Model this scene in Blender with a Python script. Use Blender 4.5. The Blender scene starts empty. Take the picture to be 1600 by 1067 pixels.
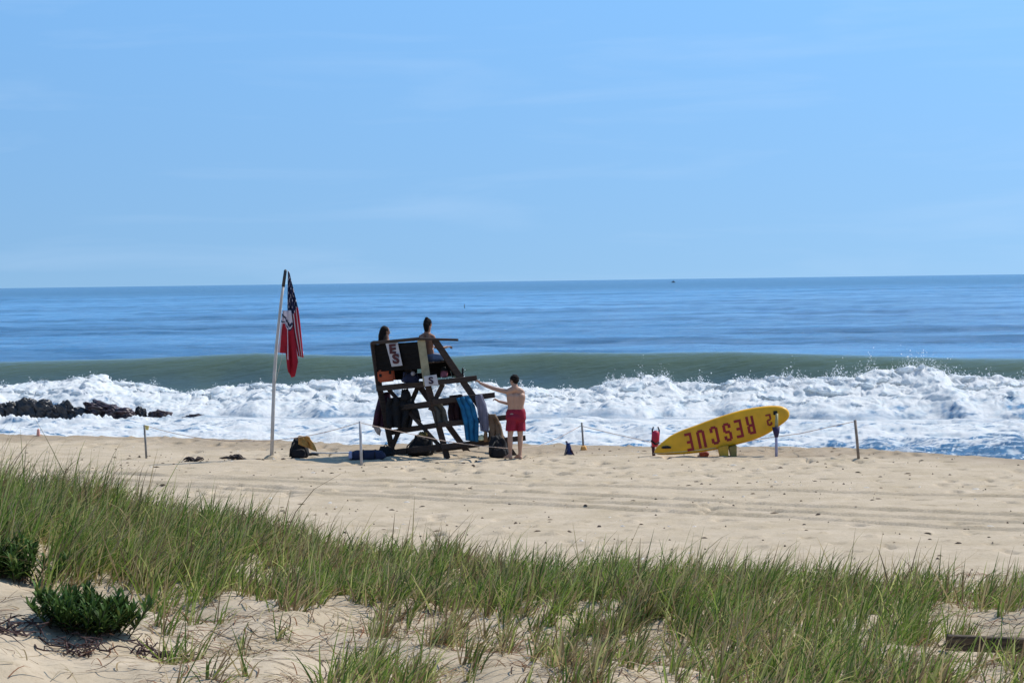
import bpy, bmesh, math, random
import numpy as np
from mathutils import Vector, Matrix, Quaternion
R = math.radians
PI = math.pi
random.seed(7)
rng = np.random.default_rng(11)
scene = bpy.context.scene
COL = scene.collection

# ------------------------------------------------------------------ camera
CAMZ = 3.8                     # eye height above the flat of the beach
FPX = 3764.0                   # focal length in pixels of a 1600 px wide frame
cam_d = bpy.data.cameras.new('camera')
cam_d.sensor_width = 36.0
cam_d.lens = 36.0 * FPX / 1600.0
cam_d.clip_start = 0.5
cam_d.clip_end = 60000
cam = bpy.data.objects.new('camera', cam_d)
COL.objects.link(cam)
ROLL = math.atan(22 / 1600)
PITCH = math.atan(94.5 / FPX)
CR = Matrix.Rotation(PI / 2 - PITCH, 3, 'X') @ Matrix.Rotation(-ROLL, 3, 'Z')
cam.matrix_world = Matrix.Translation((0, 0, CAMZ)) @ CR.to_4x4()
scene.camera = cam

# ------------------------------------------------------------------ world + sun
SUN_AZ, SUN_EL = R(62), R(52)   # azimuth clockwise from the view direction
w = bpy.data.worlds.new('World'); scene.world = w
w.use_nodes = True
nt = w.node_tree; nt.nodes.clear()
out = nt.nodes.new('ShaderNodeOutputWorld'); bg = nt.nodes.new('ShaderNodeBackground')
sky = nt.nodes.new('ShaderNodeTexSky'); sky.sky_type = 'NISHITA'; sky.sun_disc = False
sky.sun_elevation = SUN_EL; sky.sun_rotation = SUN_AZ
sky.air_density = 1.0; sky.dust_density = 0.3; sky.ozone_density = 3.0; sky.altitude = 0
tc = nt.nodes.new('ShaderNodeTexCoord')
mp = nt.nodes.new('ShaderNodeMapping'); mp.vector_type = 'POINT'
mp.inputs['Location'].default_value = (0, 0, 0.24); mp.inputs['Scale'].default_value = (1, 1, 1.5)
nm = nt.nodes.new('ShaderNodeVectorMath'); nm.operation = 'NORMALIZE'
nt.links.new(tc.outputs['Generated'], mp.inputs['Vector']); nt.links.new(mp.outputs['Vector'], nm.inputs[0])
nt.links.new(nm.outputs[0], sky.inputs['Vector'])
# thin cirrus
mp2 = nt.nodes.new('ShaderNodeMapping'); mp2.inputs['Scale'].default_value = (7, 7, 60); mp2.inputs['Rotation'].default_value = (0, R(-5), 0)
nz = nt.nodes.new('ShaderNodeTexNoise'); nz.inputs['Scale'].default_value = 1.0; nz.inputs['Detail'].default_value = 7; nz.inputs['Roughness'].default_value = 0.52; nz.inputs['Distortion'].default_value = 0.5
nt.links.new(tc.outputs['Generated'], mp2.inputs['Vector']); nt.links.new(mp2.outputs['Vector'], nz.inputs['Vector'])
cr = nt.nodes.new('ShaderNodeMapRange'); cr.inputs['From Min'].default_value = 0.50; cr.inputs['From Max'].default_value = 0.80
cr.inputs['To Min'].default_value = 0.0; cr.inputs['To Max'].default_value = 0.20
nt.links.new(nz.outputs['Fac'], cr.inputs['Value'])
tint = nt.nodes.new('ShaderNodeMix'); tint.data_type = 'RGBA'; tint.blend_type = 'MULTIPLY'; tint.inputs[0].default_value = 1.0
tint.inputs[7].default_value = (0.94, 1.17, 1.13, 1)
sx = nt.nodes.new('ShaderNodeSeparateXYZ'); nt.links.new(tc.outputs['Generated'], sx.inputs[0])
gr = nt.nodes.new('ShaderNodeValToRGB'); gr.color_ramp.elements[0].position = 0.0; gr.color_ramp.elements[1].position = 0.14
gr.color_ramp.elements[0].color = (0.95, 1.06, 1.02, 1); gr.color_ramp.elements[1].color = (1.07, 1.44, 1.50, 1)
nt.links.new(sx.outputs['Z'], gr.inputs['Fac']); nt.links.new(gr.outputs['Color'], tint.inputs[7])
nt.links.new(sky.outputs['Color'], tint.inputs[6])
mx = nt.nodes.new('ShaderNodeMix'); mx.data_type = 'RGBA'; mx.inputs[7].default_value = (4.6, 5.9, 7.6, 1)
nt.links.new(cr.outputs['Result'], mx.inputs[0]); nt.links.new(tint.outputs[2], mx.inputs[6])
nt.links.new(mx.outputs[2], bg.inputs['Color']); bg.inputs['Strength'].default_value = 0.115
nt.links.new(bg.outputs[0], out.inputs['Surface'])

sun_d = bpy.data.lights.new('sun', 'SUN'); sun_d.energy = 4.2; sun_d.angle = R(0.53); sun_d.color = (1.0, 0.955, 0.88)
sun = bpy.data.objects.new('sun', sun_d); COL.objects.link(sun)
SUNV = Vector((math.cos(SUN_EL) * math.sin(SUN_AZ), math.cos(SUN_EL) * math.cos(SUN_AZ), math.sin(SUN_EL)))
sun.rotation_euler = SUNV.to_track_quat('Z', 'Y').to_euler()
sun.location = (20, 20, 40)

scene.view_settings.view_transform = 'Standard'; scene.view_settings.look = 'None'
scene.view_settings.exposure = 0.27; scene.view_settings.gamma = 1
scene.render.engine = 'CYCLES'
scene.cycles.max_bounces = 6; scene.cycles.transparent_max_bounces = 8
scene.render.resolution_x = 1024; scene.render.resolution_y = 682

# ------------------------------------------------------------------ survey helpers: where a spot of the beach stands
def ray(px, py):
    return CR @ Vector(((px - 800) / FPX, -(py - 533.5) / FPX, -1))
def P(px, py, Y):
    d = ray(px, py); return Vector((0, 0, CAMZ)) + d * (Y / d.y)
def G(px, py, z=0.0):
    d = ray(px, py); return Vector((0, 0, CAMZ)) + d * ((z - CAMZ) / d.z)
CRn = np.array(CR)
def proj(x, y, z):
    v = np.stack([x, y, z - CAMZ], -1) @ CRn      # rows dot columns = CR^T v
    return 800 + FPX * v[..., 0] / -v[..., 2], 533.5 - FPX * v[..., 1] / -v[..., 2]

# ------------------------------------------------------------------ noise
def _h(ix, iy, s):
    n = (ix.astype(np.int64) * 374761393 + iy.astype(np.int64) * 668265263 + s * 982451653) & 0xffffffff
    n = ((n ^ (n >> 13)) * 1274126177) & 0xffffffff
    n = ((n ^ (n >> 15)) * 2246822519) & 0xffffffff
    return (n ^ (n >> 16)) & 0xffffffff
def noise(x, y, s=0):
    x = np.asarray(x, float); y = np.asarray(y, float)
    ix = np.floor(x); iy = np.floor(y); fx = x - ix; fy = y - iy
    ux = fx * fx * fx * (fx * (fx * 6 - 15) + 10); uy = fy * fy * fy * (fy * (fy * 6 - 15) + 10)
    def g(dx, dy):
        a = _h(ix + dx, iy + dy, s) / 4294967296.0 * 2 * PI
        return np.cos(a) * (fx - dx) + np.sin(a) * (fy - dy)
    a = g(0, 0); b = g(1, 0); c = g(0, 1); d = g(1, 1)
    return ((a + (b - a) * ux) * (1 - uy) + (c + (d - c) * ux) * uy) * 1.4
def fbm(x, y, o=4, s=0, gain=0.5):
    r = 0; a = 1; f = 1
    for i in range(o):
        r = r + a * noise(x * f + 17.3 * i, y * f - 9.1 * i, s + i); a *= gain; f *= 2.03
    return r
def billow(x, y, o=4, s=0, gain=0.5):
    r = 0; a = 1; f = 1; t = 0
    for i in range(o):
        r = r + a * (1 - np.abs(noise(x * f + 7.7 * i, y * f + 3.1 * i, s + i)) * 2.2); t += a; a *= gain; f *= 2.07
    return r / t
def puff(x, y, o=4, s=0, gain=0.5):
    # rounded lumps: sqrt(|n|)-like domes with sharp valleys
    r = 0; a = 1; f = 1; t = 0
    for i in range(o):
        n = np.minimum(np.abs(noise(x * f + 5.7 * i, y * f + 8.1 * i, s + i)) * 2.0, 1)
        r = r + a * np.sqrt(n + 1e-4); t += a; a *= gain; f *= 2.1
    return r / t
def sstep(a, b, v):
    t = np.clip((v - a) / (b - a), 0, 1); return t * t * (3 - 2 * t)

# ------------------------------------------------------------------ materials
MATS = {}
def newmat(name):
    m = bpy.data.materials.new(name); m.use_nodes = True
    n = m.node_tree; b = n.nodes['Principled BSDF']; return m, n, b
def mat(name, col, rough=0.6, metal=0.0, var=0.18, scale=9.0, bump=0.0, spec=0.4, sheen=0, stretch=(1, 1, 1), transl=0):
    """plain surface with procedural mottling of its own colour and a little bump"""
    if name in MATS: return MATS[name]
    m, n, b = newmat(name)
    t = n.nodes.new('ShaderNodeTexCoord'); mp = n.nodes.new('ShaderNodeMapping'); mp.inputs['Scale'].default_value = stretch
    z = n.nodes.new('ShaderNodeTexNoise'); z.inputs['Scale'].default_value = scale; z.inputs['Detail'].default_value = 5
    r = n.nodes.new('ShaderNodeValToRGB'); c = Vector(col)
    r.color_ramp.elements[0].position = 0.3; r.color_ramp.elements[1].position = 0.7
    r.color_ramp.elements[0].color = (*(c * (1 - var)), 1); r.color_ramp.elements[1].color = (*[min(1, v * (1 + var)) for v in c], 1)
    n.links.new(t.outputs['Object'], mp.inputs['Vector']); n.links.new(mp.outputs[0], z.inputs['Vector'])
    n.links.new(z.outputs['Fac'], r.inputs['Fac']); n.links.new(r.outputs['Color'], b.inputs['Base Color'])
    b.inputs['Roughness'].default_value = rough; b.inputs['Metallic'].default_value = metal
    b.inputs['Specular IOR Level'].default_value = spec
    if sheen: b.inputs['Sheen Weight'].default_value = sheen
    if bump:
        bu = n.nodes.new('ShaderNodeBump'); bu.inputs['Strength'].default_value = bump; bu.inputs['Distance'].default_value = 0.02
        n.links.new(z.outputs['Fac'], bu.inputs['Height']); n.links.new(bu.outputs[0], b.inputs['Normal'])
    if transl:
        tr = n.nodes.new('ShaderNodeBsdfTranslucent'); ms = n.nodes.new('ShaderNodeMixShader'); ms.inputs[0].default_value = transl
        n.links.new(r.outputs['Color'], tr.inputs['Color']); o = n.nodes['Material Output']
        n.links.new(b.outputs[0], ms.inputs[1]); n.links.new(tr.outputs[0], ms.inputs[2]); n.links.new(ms.outputs[0], o.inputs['Surface'])
    MATS[name] = m
    return m

# ------------------------------------------------------------------ object helpers
def link(name, me, m=None, parent=None, loc=None):
    o = bpy.data.objects.new(name, me); COL.objects.link(o)
    if m is not None: me.materials.append(m)
    if parent is not None: o.parent = parent
    if loc is not None: o.location = loc
    return o
def tag(o, label=None, cat=None, group=None, kind=None):
    if label: o['label'] = label
    if cat: o['category'] = cat
    if group: o['group'] = group
    if kind: o['kind'] = kind
    return o
def thing(name, label, cat, loc=(0, 0, 0), group=None):
    o = bpy.data.objects.new(name, None); COL.objects.link(o); o.location = loc; o.empty_display_size = 0.2
    return tag(o, label, cat, group)
def grid_mesh(name, V, smooth=True):
    """V: (rows, cols, 3)"""
    r, c = V.shape[:2]
    me = bpy.data.meshes.new(name)
    idx = np.arange(r * c).reshape(r, c)
    q = np.stack([idx[:-1, :-1], idx[:-1, 1:], idx[1:, 1:], idx[1:, :-1]], -1).reshape(-1, 4)
    fast_mesh(me, V.reshape(-1, 3), q, smooth)
    return me
def fast_mesh(me, v, q, smooth=True):
    k = q.shape[1]
    me.vertices.add(len(v)); me.vertices.foreach_set('co', np.ascontiguousarray(v, dtype=np.float32).ravel())
    me.loops.add(q.size); me.loops.foreach_set('vertex_index', np.ascontiguousarray(q, dtype=np.int32).ravel())
    me.polygons.add(len(q)); me.polygons.foreach_set('loop_start', np.arange(0, q.size, k, dtype=np.int32))
    me.polygons.foreach_set('loop_total', np.full(len(q), k, dtype=np.int32))
    me.update(calc_edges=True)
    if smooth: me.polygons.foreach_set('use_smooth', np.ones(len(q), dtype=bool))
    me.validate()
def fattr(me, name, v):
    a = me.attributes.new(name, 'FLOAT', 'POINT'); a.data.foreach_set('value', np.ascontiguousarray(v, dtype=np.float32).ravel())
def cattr(me, name, v):
    a = me.attributes.new(name, 'FLOAT_COLOR', 'POINT')
    a.data.foreach_set('color', np.ascontiguousarray(np.concatenate([v, np.ones((len(v), 1))], 1), dtype=np.float32).ravel())

# ================================================================== THE SETTING
SEA = -1.5                      # still water level
HS = CAMZ - SEA
PXT = np.array([-500, 0, 400, 800, 1200, 1600, 2100.])
def hor(px): return 450 - 22 * px / 1600.0     # horizon row

def berm_y(x):                  # where the flat of the beach ends and the sand falls to the water
    px = 800 + FPX * x / 54.0
    return np.interp(px, [-600, 0, 400, 560, 800, 1000, 1300, 1420, 1520, 1650, 2300], [66, 61, 58.0, 56.0, 55.0, 54.5, 52.8, 50.6, 48.7, 47.4, 45])

def dune_edge(x):
    px = 800 + FPX * x / 29.0
    return np.interp(px, [-600, 0, 400, 800, 1600, 2300], [38.2, 36.0, 33.4, 30.8, 28.7, 27.6])
def dune_h(x):
    px = 800 + FPX * x / 27.0
    return np.interp(px, [-600, 0, 200, 400, 800, 1600, 2300], [0.95, 0.80, 0.62, 0.46, 0.30, 0.20, 0.2])
TRACKS = [  # wheel ruts, as lines across the beach: (x0,y0,x1,y1)
]
for (a, b_) in (((300, 745), (1600, 806)), ((470, 763), (1600, 816.5)), ((640, 778), (1600, 828)), ((-100, 733), (640, 752))):
    p, q = G(*a), G(*b_); TRACKS.append((p.x, p.y, q.x, q.y))
def terrain(x, y, detail=True):
    x = np.asarray(x, float); y = np.asarray(y, float)
    e = dune_edge(x) + 0.5 * noise(x / 1.7, y * 0 + 3.3, 5)
    d = dune_h(x) * sstep(0, 3.6, e - y)
    d = d * (1 + 0.25 * noise(x / 2.2, y / 3.0, 21)) + 0.20 * sstep(0, 4, e - y) * noise(x / 1.3, y / 1.6, 22)
    d = d + 0.055 * np.clip(22 - y, 0, 30) + 0.0 * x
    by = berm_y(x) + 0.35 * noise(x / 1.9, y * 0 + 9.1, 8) + 0.25 * noise(x / 0.7, y * 0, 9)
    t = y - by
    fall = -0.11 * np.clip(t, 0, 60) + 0.05 * np.exp(-(t / 1.6) ** 2)
    z = d + fall
    if detail:
        fl = sstep(0.3, 3, y - e)            # on the open beach
        rough = 0.012 * fbm(x / 0.55, y / 0.8, 3, 31) + 0.018 * fbm(x / 2.5, y / 4, 2, 33)
        # trampled patches near the water line and the stand
        tr = sstep(-0.1, 0.35, noise(x / 4.5, y / 6.5, 41) + 0.45 * sstep(-9, -1, t))
        pits = np.clip(0.30 - np.abs(noise(x / 0.42, y / 0.7, 43)) , 0, 1) * 0 + np.clip(noise(x / 0.33, y / 0.55, 44) - 0.28, 0, 1)
        z = z + fl * (rough - 0.30 * pits * tr * sstep(36, 42, y + 0.0 * x))
        pits2 = np.clip(noise(x / 0.5, y / 0.5, 47) - 0.52, 0, 1)
        z = z - fl * 0.34 * pits2
        lumps = np.clip(noise(x / 0.42, y / 0.30, 48) - 0.40, 0, 1) * (0.35 + tr)
        z = z + fl * 0.10 * lumps
        for (x0, y0, x1, y1) in TRACKS:
            L = math.hypot(x1 - x0, y1 - y0); nx, ny = -(y1 - y0) / L, (x1 - x0) / L
            if ny < 0: nx, ny = -nx, -ny
            dd = (x - x0) * nx + (y - y0) * ny + 0.07 * noise(x / 3.5, y * 0 + 1.5, 51) + 0.03 * noise(x / 0.6, y * 0, 52)
            br = 0.80 + 0.30 * sstep(-0.35, 0.1, noise(x / 1.7, y * 0 + x0 * 3, 53))
            z = z + fl * br * (-0.035 * np.exp(-((dd + 0.10) / 0.09) ** 2) + 0.042 * np.exp(-((dd - 0.05) / 0.075) ** 2) + 0.012 * np.exp(-((dd + 0.34) / 0.10) ** 2))
        du = 1 - fl
        z = z + du * (0.030 * fbm(x / 0.45, y / 0.6, 3, 61) + 0.05 * billow(x / 1.1, y / 1.4, 2, 62))
    return z
def ground(px, py):
    """where the line of sight through a spot meets the sand"""
    d = ray(px, py); Ys = np.arange(14, 90, 0.03); k = Ys / d.y
    h = CAMZ + d.z * k - terrain(d.x * k, Ys); i = int(np.argmax(h <= 0))
    if h[i] > 0: return G(px, py)
    return Vector((0, 0, CAMZ)) + d * float(k[i])
def on_sand(p, dz=0.0):
    return Vector((p[0], p[1], float(terrain(p[0], p[1])) + dz))

# --- sand: dune, beach and the slope into the water, one sheet
m, n, b = newmat('sand')
t = n.nodes.new('ShaderNodeTexCoord')
z1 = n.nodes.new('ShaderNodeTexNoise'); z1.inputs['Scale'].default_value = 1.1; z1.inputs['Detail'].default_value = 8; z1.inputs['Roughness'].default_value = 0.6
z2 = n.nodes.new('ShaderNodeTexNoise'); z2.inputs['Scale'].default_value = 14; z2.inputs['Detail'].default_value = 6; z2.inputs['Roughness'].default_value = 0.7
z3 = n.nodes.new('ShaderNodeTexNoise'); z3.inputs['Scale'].default_value = 130; z3.inputs['Detail'].default_value = 3
for z in (z1, z2, z3): n.links.new(t.outputs['Object'], z.inputs['Vector'])
r = n.nodes.new('ShaderNodeValToRGB'); r.color_ramp.elements[0].position = 0.32; r.color_ramp.elements[1].position = 0.68
r.color_ramp.elements[0].color = (0.385, 0.308, 0.210, 1); r.color_ramp.elements[1].color = (0.485, 0.395, 0.290, 1)
n.links.new(z1.outputs['Fac'], r.inputs['Fac'])
r2 = n.nodes.new('ShaderNodeValToRGB'); r2.color_ramp.elements[0].position = 0.33; r2.color_ramp.elements[1].position = 0.5
r2.color_ramp.elements[0].color = (0.84, 0.82, 0.80, 1); r2.color_ramp.elements[1].color = (1, 1, 1, 1)
n.links.new(z2.outputs['Fac'], r2.inputs['Fac'])
mu = n.nodes.new('ShaderNodeMix'); mu.data_type = 'RGBA'; mu.blend_type = 'MULTIPLY'; mu.inputs[0].default_value = 1
n.links.new(r.outputs[0], mu.inputs[6]); n.links.new(r2.outputs[0], mu.inputs[7])
wa = n.nodes.new('ShaderNodeAttribute'); wa.attribute_name = 'wet'
mw = n.nodes.new('ShaderNodeMix'); mw.data_type = 'RGBA'; mw.inputs[7].default_value = (0.21, 0.155, 0.105, 1)
n.links.new(wa.outputs['Fac'], mw.inputs[0]); n.links.new(mu.outputs[2], mw.inputs[6]); n.links.new(mw.outputs[2], b.inputs['Base Color'])
b.inputs['Roughness'].default_value = 0.95; b.inputs['Specular IOR Level'].default_value = 0.15
bu = n.nodes.new('ShaderNodeBump'); bu.inputs['Strength'].default_value = 0.5; bu.inputs['Distance'].default_value = 0.03
ad = n.nodes.new('ShaderNodeMath'); ad.operation = 'MULTIPLY_ADD'; ad.inputs[1].default_value = 0.35
n.links.new(z3.outputs['Fac'], ad.inputs[0]); n.links.new(z2.outputs['Fac'], ad.inputs[2])
n.links.new(ad.outputs[0], bu.inputs['Height']); n.links.new(bu.outputs[0], b.inputs['Normal'])
SAND = m
ys = np.concatenate([np.arange(-6, 16, 0.5), np.arange(16, 37, 0.055), np.arange(37, 66, 0.07), np.arange(66, 120, 1.0)])
xs = np.concatenate([np.arange(-60, -15, 1.0), np.arange(-15, -9.0, .12), np.arange(-9.0, 9.0, 0.055), np.arange(9.0, 13, .12), np.arange(13, 60, 1.0)])
X, Y = np.meshgrid(xs, ys)
Z = terrain(X, Y)
me = grid_mesh('sand', np.stack([X, Y, Z], -1))
T = Y - berm_y(X)
wet = sstep(-0.2, 1.2, T + 0.9 * noise(X / 1.3, Y / 1.8, 71)) * 0.65
wet = np.maximum(wet, 0.50 * sstep(-3.2, -1.2, T + 1.5 * noise(X / 4, Y / 3, 72)))
fattr(me, 'wet', wet)
tag(link('beach_sand', me, SAND), kind='structure')

# --- the sea
def crest_y(x): return 120 - 0.32 * x                     # standing wave line
def bore_y(x): return 100.0 - 0.30 * x
def rel_table(x, Yc, xs_, ys_):
    px = 800 + FPX * x / Yc
    return np.interp(px, xs_, ys_) - hor(px)
def crest_z(x):
    Yc = crest_y(x)
    rel = rel_table(x, Yc, [-800, -200, 0, 200, 400, 550, 700, 850, 1000, 1150, 1350, 1500, 1600, 2400], [569, 569, 565.5, 561, 552, 556, 557, 550.5, 552, 550, 556, 560, 561, 572])
    return CAMZ - rel * Yc / FPX
def bore_z(x):
    Yc = bore_y(x)
    rel = rel_table(x, Yc, [-800, 0, 60, 100, 150, 200, 300, 450, 600, 900, 980, 1030, 1060, 1100, 1200, 1300, 1400, 1450, 1480, 1550, 1600, 2400],
                    [600, 599, 598, 600, 597, 602, 604, 605, 600, 606, 597, 588, 597, 603, 606, 596, 585, 575, 591, 589, 594, 600])
    return CAMZ - rel * Yc / FPX
def swell(x, y):
    yy = y + 0.25 * x
    far = sstep(128, 190, y)
    s = 0.16 * np.sin(yy / 6.3 + 1.6 * noise(x / 60, y / 60, 81)) * sstep(-.6, .5, noise(x / 45, yy / 30, 82))
    w2 = 8 * noise(x / 50, y * 0 + 3, 85)
    s = s + 0.30 * (1 - np.abs(noise(x / 15, yy / 5.2, 83)) * 2) * 0.8 + 0.13 * noise(x / 5, yy / 1.9, 84) + 0.35 * np.exp(-((yy + w2 - 242) / 6) ** 2)
    s = s + 0.85 * np.exp(-((yy + w2 - 362) / 18) ** 2) + 0.55 * np.exp(-((yy - w2 - 470) / 22) ** 2) + 1.0 * np.exp(-((yy - w2 * 2 - 860) / 45) ** 2)
    return s * far
def sea_surface(x, y):
    """returns dx, dy, z, foam, shoal"""
    yc, zc = crest_y(x), crest_z(x)
    yb, zb = bore_y(x), bore_z(x)
    t = y - yc + 0.5 * noise(x / 6, y * 0, 90)
    wave = np.where(t < 0, np.exp(-(np.abs(t) / 3.1) ** 2.2), np.exp(-(t / 10.0) ** 2)) * (zc - SEA)
    tb = y - yb + 1.1 * noise(x / 3.3, y * 0 + 4, 91) + 0.4 * noise(x / 0.9, y * 0 + 4, 92)
    ft = 6.6 + 1.6 * noise(x / 5, y * 0 + 2, 190) + 0.9 * noise(x / 1.6, y * 0 + 2, 191)
    prof = np.where(tb < 0, np.clip(1 - np.abs(tb) / ft, 0, 1) ** 0.68, np.exp(-(tb / 4.0) ** 2))
    inb = sstep(-8.4, -6.0, tb) * (1 - sstep(4.5, 7.5, tb))
    lump = puff(x / 1.7, y / 2.6, 5, 93, 0.56) - 0.62
    big = noise(x / 4.0, y / 4.5, 94)
    bore = prof * (zb - SEA) + inb * (0.10 + prof) * (0.44 * lump + 0.42 * big + 0.06 * fbm(x / 0.28, y / 0.4, 3, 193)) - 0.0
    # wash between the bore and the sand
    wz = (1 - sstep(-9.5, -7.0, tb))
    ws = 0.22 * noise(x / 3.5, y / 1.9, 96) + 0.15 * noise(x / 1.0, y / 0.8, 97) + 0.06 * (puff(x / 0.6, y / 0.7, 3, 98) - .6)
    z = SEA + np.maximum(wave, 0) + bore + ws * wz + swell(x, y)
    rk_ = sstep(-25, -23, x) * (1 - sstep(-14.5, -12.5, x)) * np.exp(-((y - 94.7) / 0.55) ** 2)
    z = z + 0.26 * rk_ * np.clip(0.35 + fbm(x / 0.9, y / .5, 4, 140, .7), 0, 1.3)
    z = z + (1 - wz) * (1 - inb) * 0.012 * fbm(x / 0.6, y / 0.5, 2, 99) * (1 - sstep(130, 170, y))
    # foam cover
    f_b = inb * sstep(-0.12, 0.40, 0.30 + 0.50 * noise(x / 1.3, y / 1.6, 101) + 0.38 * noise(x / 0.38, y / 0.55, 102) + 0.22 * noise(x / 0.14, y / 0.2, 106) + 0.42 * prof)
    px = 800 + FPX * x / y
    thin = np.interp(px, [-100, 0, 300, 420, 900, 1000, 1300, 1400, 1600], [0.28, 0.24, .14, 0.14, 0.14, .24, .22, 0.46, 0.66])
    nearshore = 1 - sstep(70, 84, y + 0.15 * x)
    f_w = wz * sstep(0.0, 0.26, 0.42 - 1.6 * thin * nearshore + 0.30 * noise(x / 2.6, y / 0.9, 103) + 0.45 * noise(x / 0.9, y / 0.30, 104) + 0.36 * noise(x / 0.30, y / 0.18, 105)
                         - 0.05)
    edge = np.exp(-((y - 67.2 + 0.35 * x + noise(x / 3, y * 0, 107)) / 1.2) ** 2)
    f_w = np.maximum(f_w, wz * edge * 0.9)
    lace = np.maximum(sstep(0.80, 0.95, 1 - np.abs(noise(x / 1.5 + .4 * noise(x, y, 111), y / 0.9, 110)) * 2.1), sstep(0.82, 0.95, 1 - np.abs(noise(x / 0.7, y / 0.5, 112)) * 2.1) * .8)
    f_w = np.maximum(f_w, wz * lace * 0.85)
    f_w = np.maximum(f_w, np.exp(-((tb + 8.2) / 1.3) ** 2))
    fleck = sstep(0.62, 0.72, noise(x / 0.5, y / 0.9, 108) + 0.35 * noise(x / 0.13, y / 0.2, 109)) * sstep(12, 3, tb) * sstep(4, 6, tb)
    foam = np.clip(np.maximum(np.maximum(f_b, f_w), fleck * 0.8), 0, 1)
    shoal_glow = (1 - sstep(-0.2, 3.0, t)) * (1 - 0.75 * (1 - sstep(-6, 6, tb)))
    shoal_glow = shoal_glow * (1 + np.clip(wave / np.maximum(zc - SEA, .3), 0, 1) * (1 - inb))   # 1..2 : backlit glow of thin water near the crest, put into the colour
    return z, foam, shoal_glow, inb * prof
def fan(y0s, a0, a1, cols):
    A = np.linspace(a0, a1, cols)[None, :]; Yv = y0s[:, None]
    return Yv * A, np.repeat(Yv, cols, 1)
y_near = np.concatenate([np.arange(58, 84, 0.16), np.arange(84, 108, 0.11), np.arange(108, 131, 0.16)])
X1, Y1 = fan(y_near, -0.30, 0.30, 1300)
Z1, F1, S1, B1 = sea_surface(X1, Y1)
kx = B1 * 0.35 * noise(X1 / 0.8, Y1 / 1.1 + Z1 * 1.3, 120)
ky = B1 * 0.9 * (noise(X1 / 1.3, Z1 / 0.5 + Y1 / 3, 121) + 0.5 * noise(X1 / 0.5, Z1 / 0.25 + Y1 / 2, 122))
me = grid_mesh('surf', np.stack([X1 + kx, Y1 + ky, Z1], -1))
fattr(me, 'foam', F1); fattr(me, 'shoal_glow', S1)
def water_mat():
    m, n, b = newmat('sea_water')
    o = n.nodes['Material Output']
    t = n.nodes.new('ShaderNodeTexCoord')
    fo = n.nodes.new('ShaderNodeAttribute'); fo.attribute_name = 'foam'
    sh = n.nodes.new('ShaderNodeAttribute'); sh.attribute_name = 'shoal_glow'
    # open water colour in wind lanes
    mp = n.nodes.new('ShaderNodeMapping'); mp.inputs['Scale'].default_value = (0.012, 0.05, 1); mp.inputs['Rotation'].default_value = (0, 0, R(-9))
    z = n.nodes.new('ShaderNodeTexNoise'); z.inputs['Scale'].default_value = 1; z.inputs['Detail'].default_value = 6; z.inputs['Roughness'].default_value = 0.62
    n.links.new(t.outputs['Object'], mp.inputs[0]); n.links.new(mp.outputs[0], z.inputs['Vector'])
    r = n.nodes.new('ShaderNodeValToRGB'); r.color_ramp.elements[0].position = 0.36; r.color_ramp.elements[1].position = 0.60
    r.color_ramp.elements[0].color = (0.022, 0.115, 0.25, 1); r.color_ramp.elements[1].color = (0.115, 0.315, 0.56, 1)
    n.links.new(z.outputs['Fac'], r.inputs['Fac'])
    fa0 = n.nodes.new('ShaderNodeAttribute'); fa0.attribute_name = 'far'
    dm = n.nodes.new('ShaderNodeMix'); dm.data_type = 'RGBA'; dm.inputs[7].default_value = (0.022, 0.10, 0.20, 1)  # darker to the horizon: weaker sky reflection put into the base colour
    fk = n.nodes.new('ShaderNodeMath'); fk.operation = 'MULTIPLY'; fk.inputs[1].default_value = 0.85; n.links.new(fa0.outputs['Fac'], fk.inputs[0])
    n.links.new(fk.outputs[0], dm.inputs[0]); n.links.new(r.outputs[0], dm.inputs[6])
    # shallow, sandy green water in the breakers, backlit crest green painted in
    zz = n.nodes.new('ShaderNodeTexNoise'); zz.inputs['Scale'].default_value = 0.25; zz.inputs['Detail'].default_value = 4
    n.links.new(t.outputs['Object'], zz.inputs['Vector'])
    r2 = n.nodes.new('ShaderNodeValToRGB'); r2.color_ramp.elements[0].position = 0.35; r2.color_ramp.elements[1].position = 0.65
    r2.color_ramp.elements[0].color = (0.048, 0.080, 0.082, 1); r2.color_ramp.elements[1].color = (0.062, 0.092, 0.072, 1)
    n.links.new(zz.outputs['Fac'], r2.inputs['Fac'])
    mc = n.nodes.new('ShaderNodeMix'); mc.data_type = 'RGBA'
    cl = n.nodes.new('ShaderNodeMapRange'); n.links.new(sh.outputs['Fac'], cl.inputs['Value'])
    ct = n.nodes.new('ShaderNodeMapRange'); ct.inputs['From Min'].default_value = 1.25; ct.inputs['From Max'].default_value = 2.0; n.links.new(sh.outputs['Fac'], ct.inputs['Value'])
    mg = n.nodes.new('ShaderNodeMix'); mg.data_type = 'RGBA'; mg.inputs[7].default_value = (0.082, 0.112, 0.052, 1)
    n.links.new(ct.outputs[0], mg.inputs[0]); n.links.new(r2.outputs[0], mg.inputs[6])
    n.links.new(cl.outputs[0], mc.inputs[0]); n.links.new(dm.outputs[2], mc.inputs[6]); n.links.new(mg.outputs[2], mc.inputs[7])
    n.links.new(mc.outputs[2], b.inputs['Base Color'])
    b.inputs['Roughness'].default_value = 0.16; b.inputs['IOR'].default_value = 1.33
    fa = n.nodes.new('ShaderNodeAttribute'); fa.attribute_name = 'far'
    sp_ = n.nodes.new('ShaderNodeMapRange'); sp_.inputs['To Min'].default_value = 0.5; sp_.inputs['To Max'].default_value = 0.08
    n.links.new(fa.outputs['Fac'], sp_.inputs['Value']); n.links.new(sp_.outputs[0], b.inputs['Specular IOR Level'])
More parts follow.
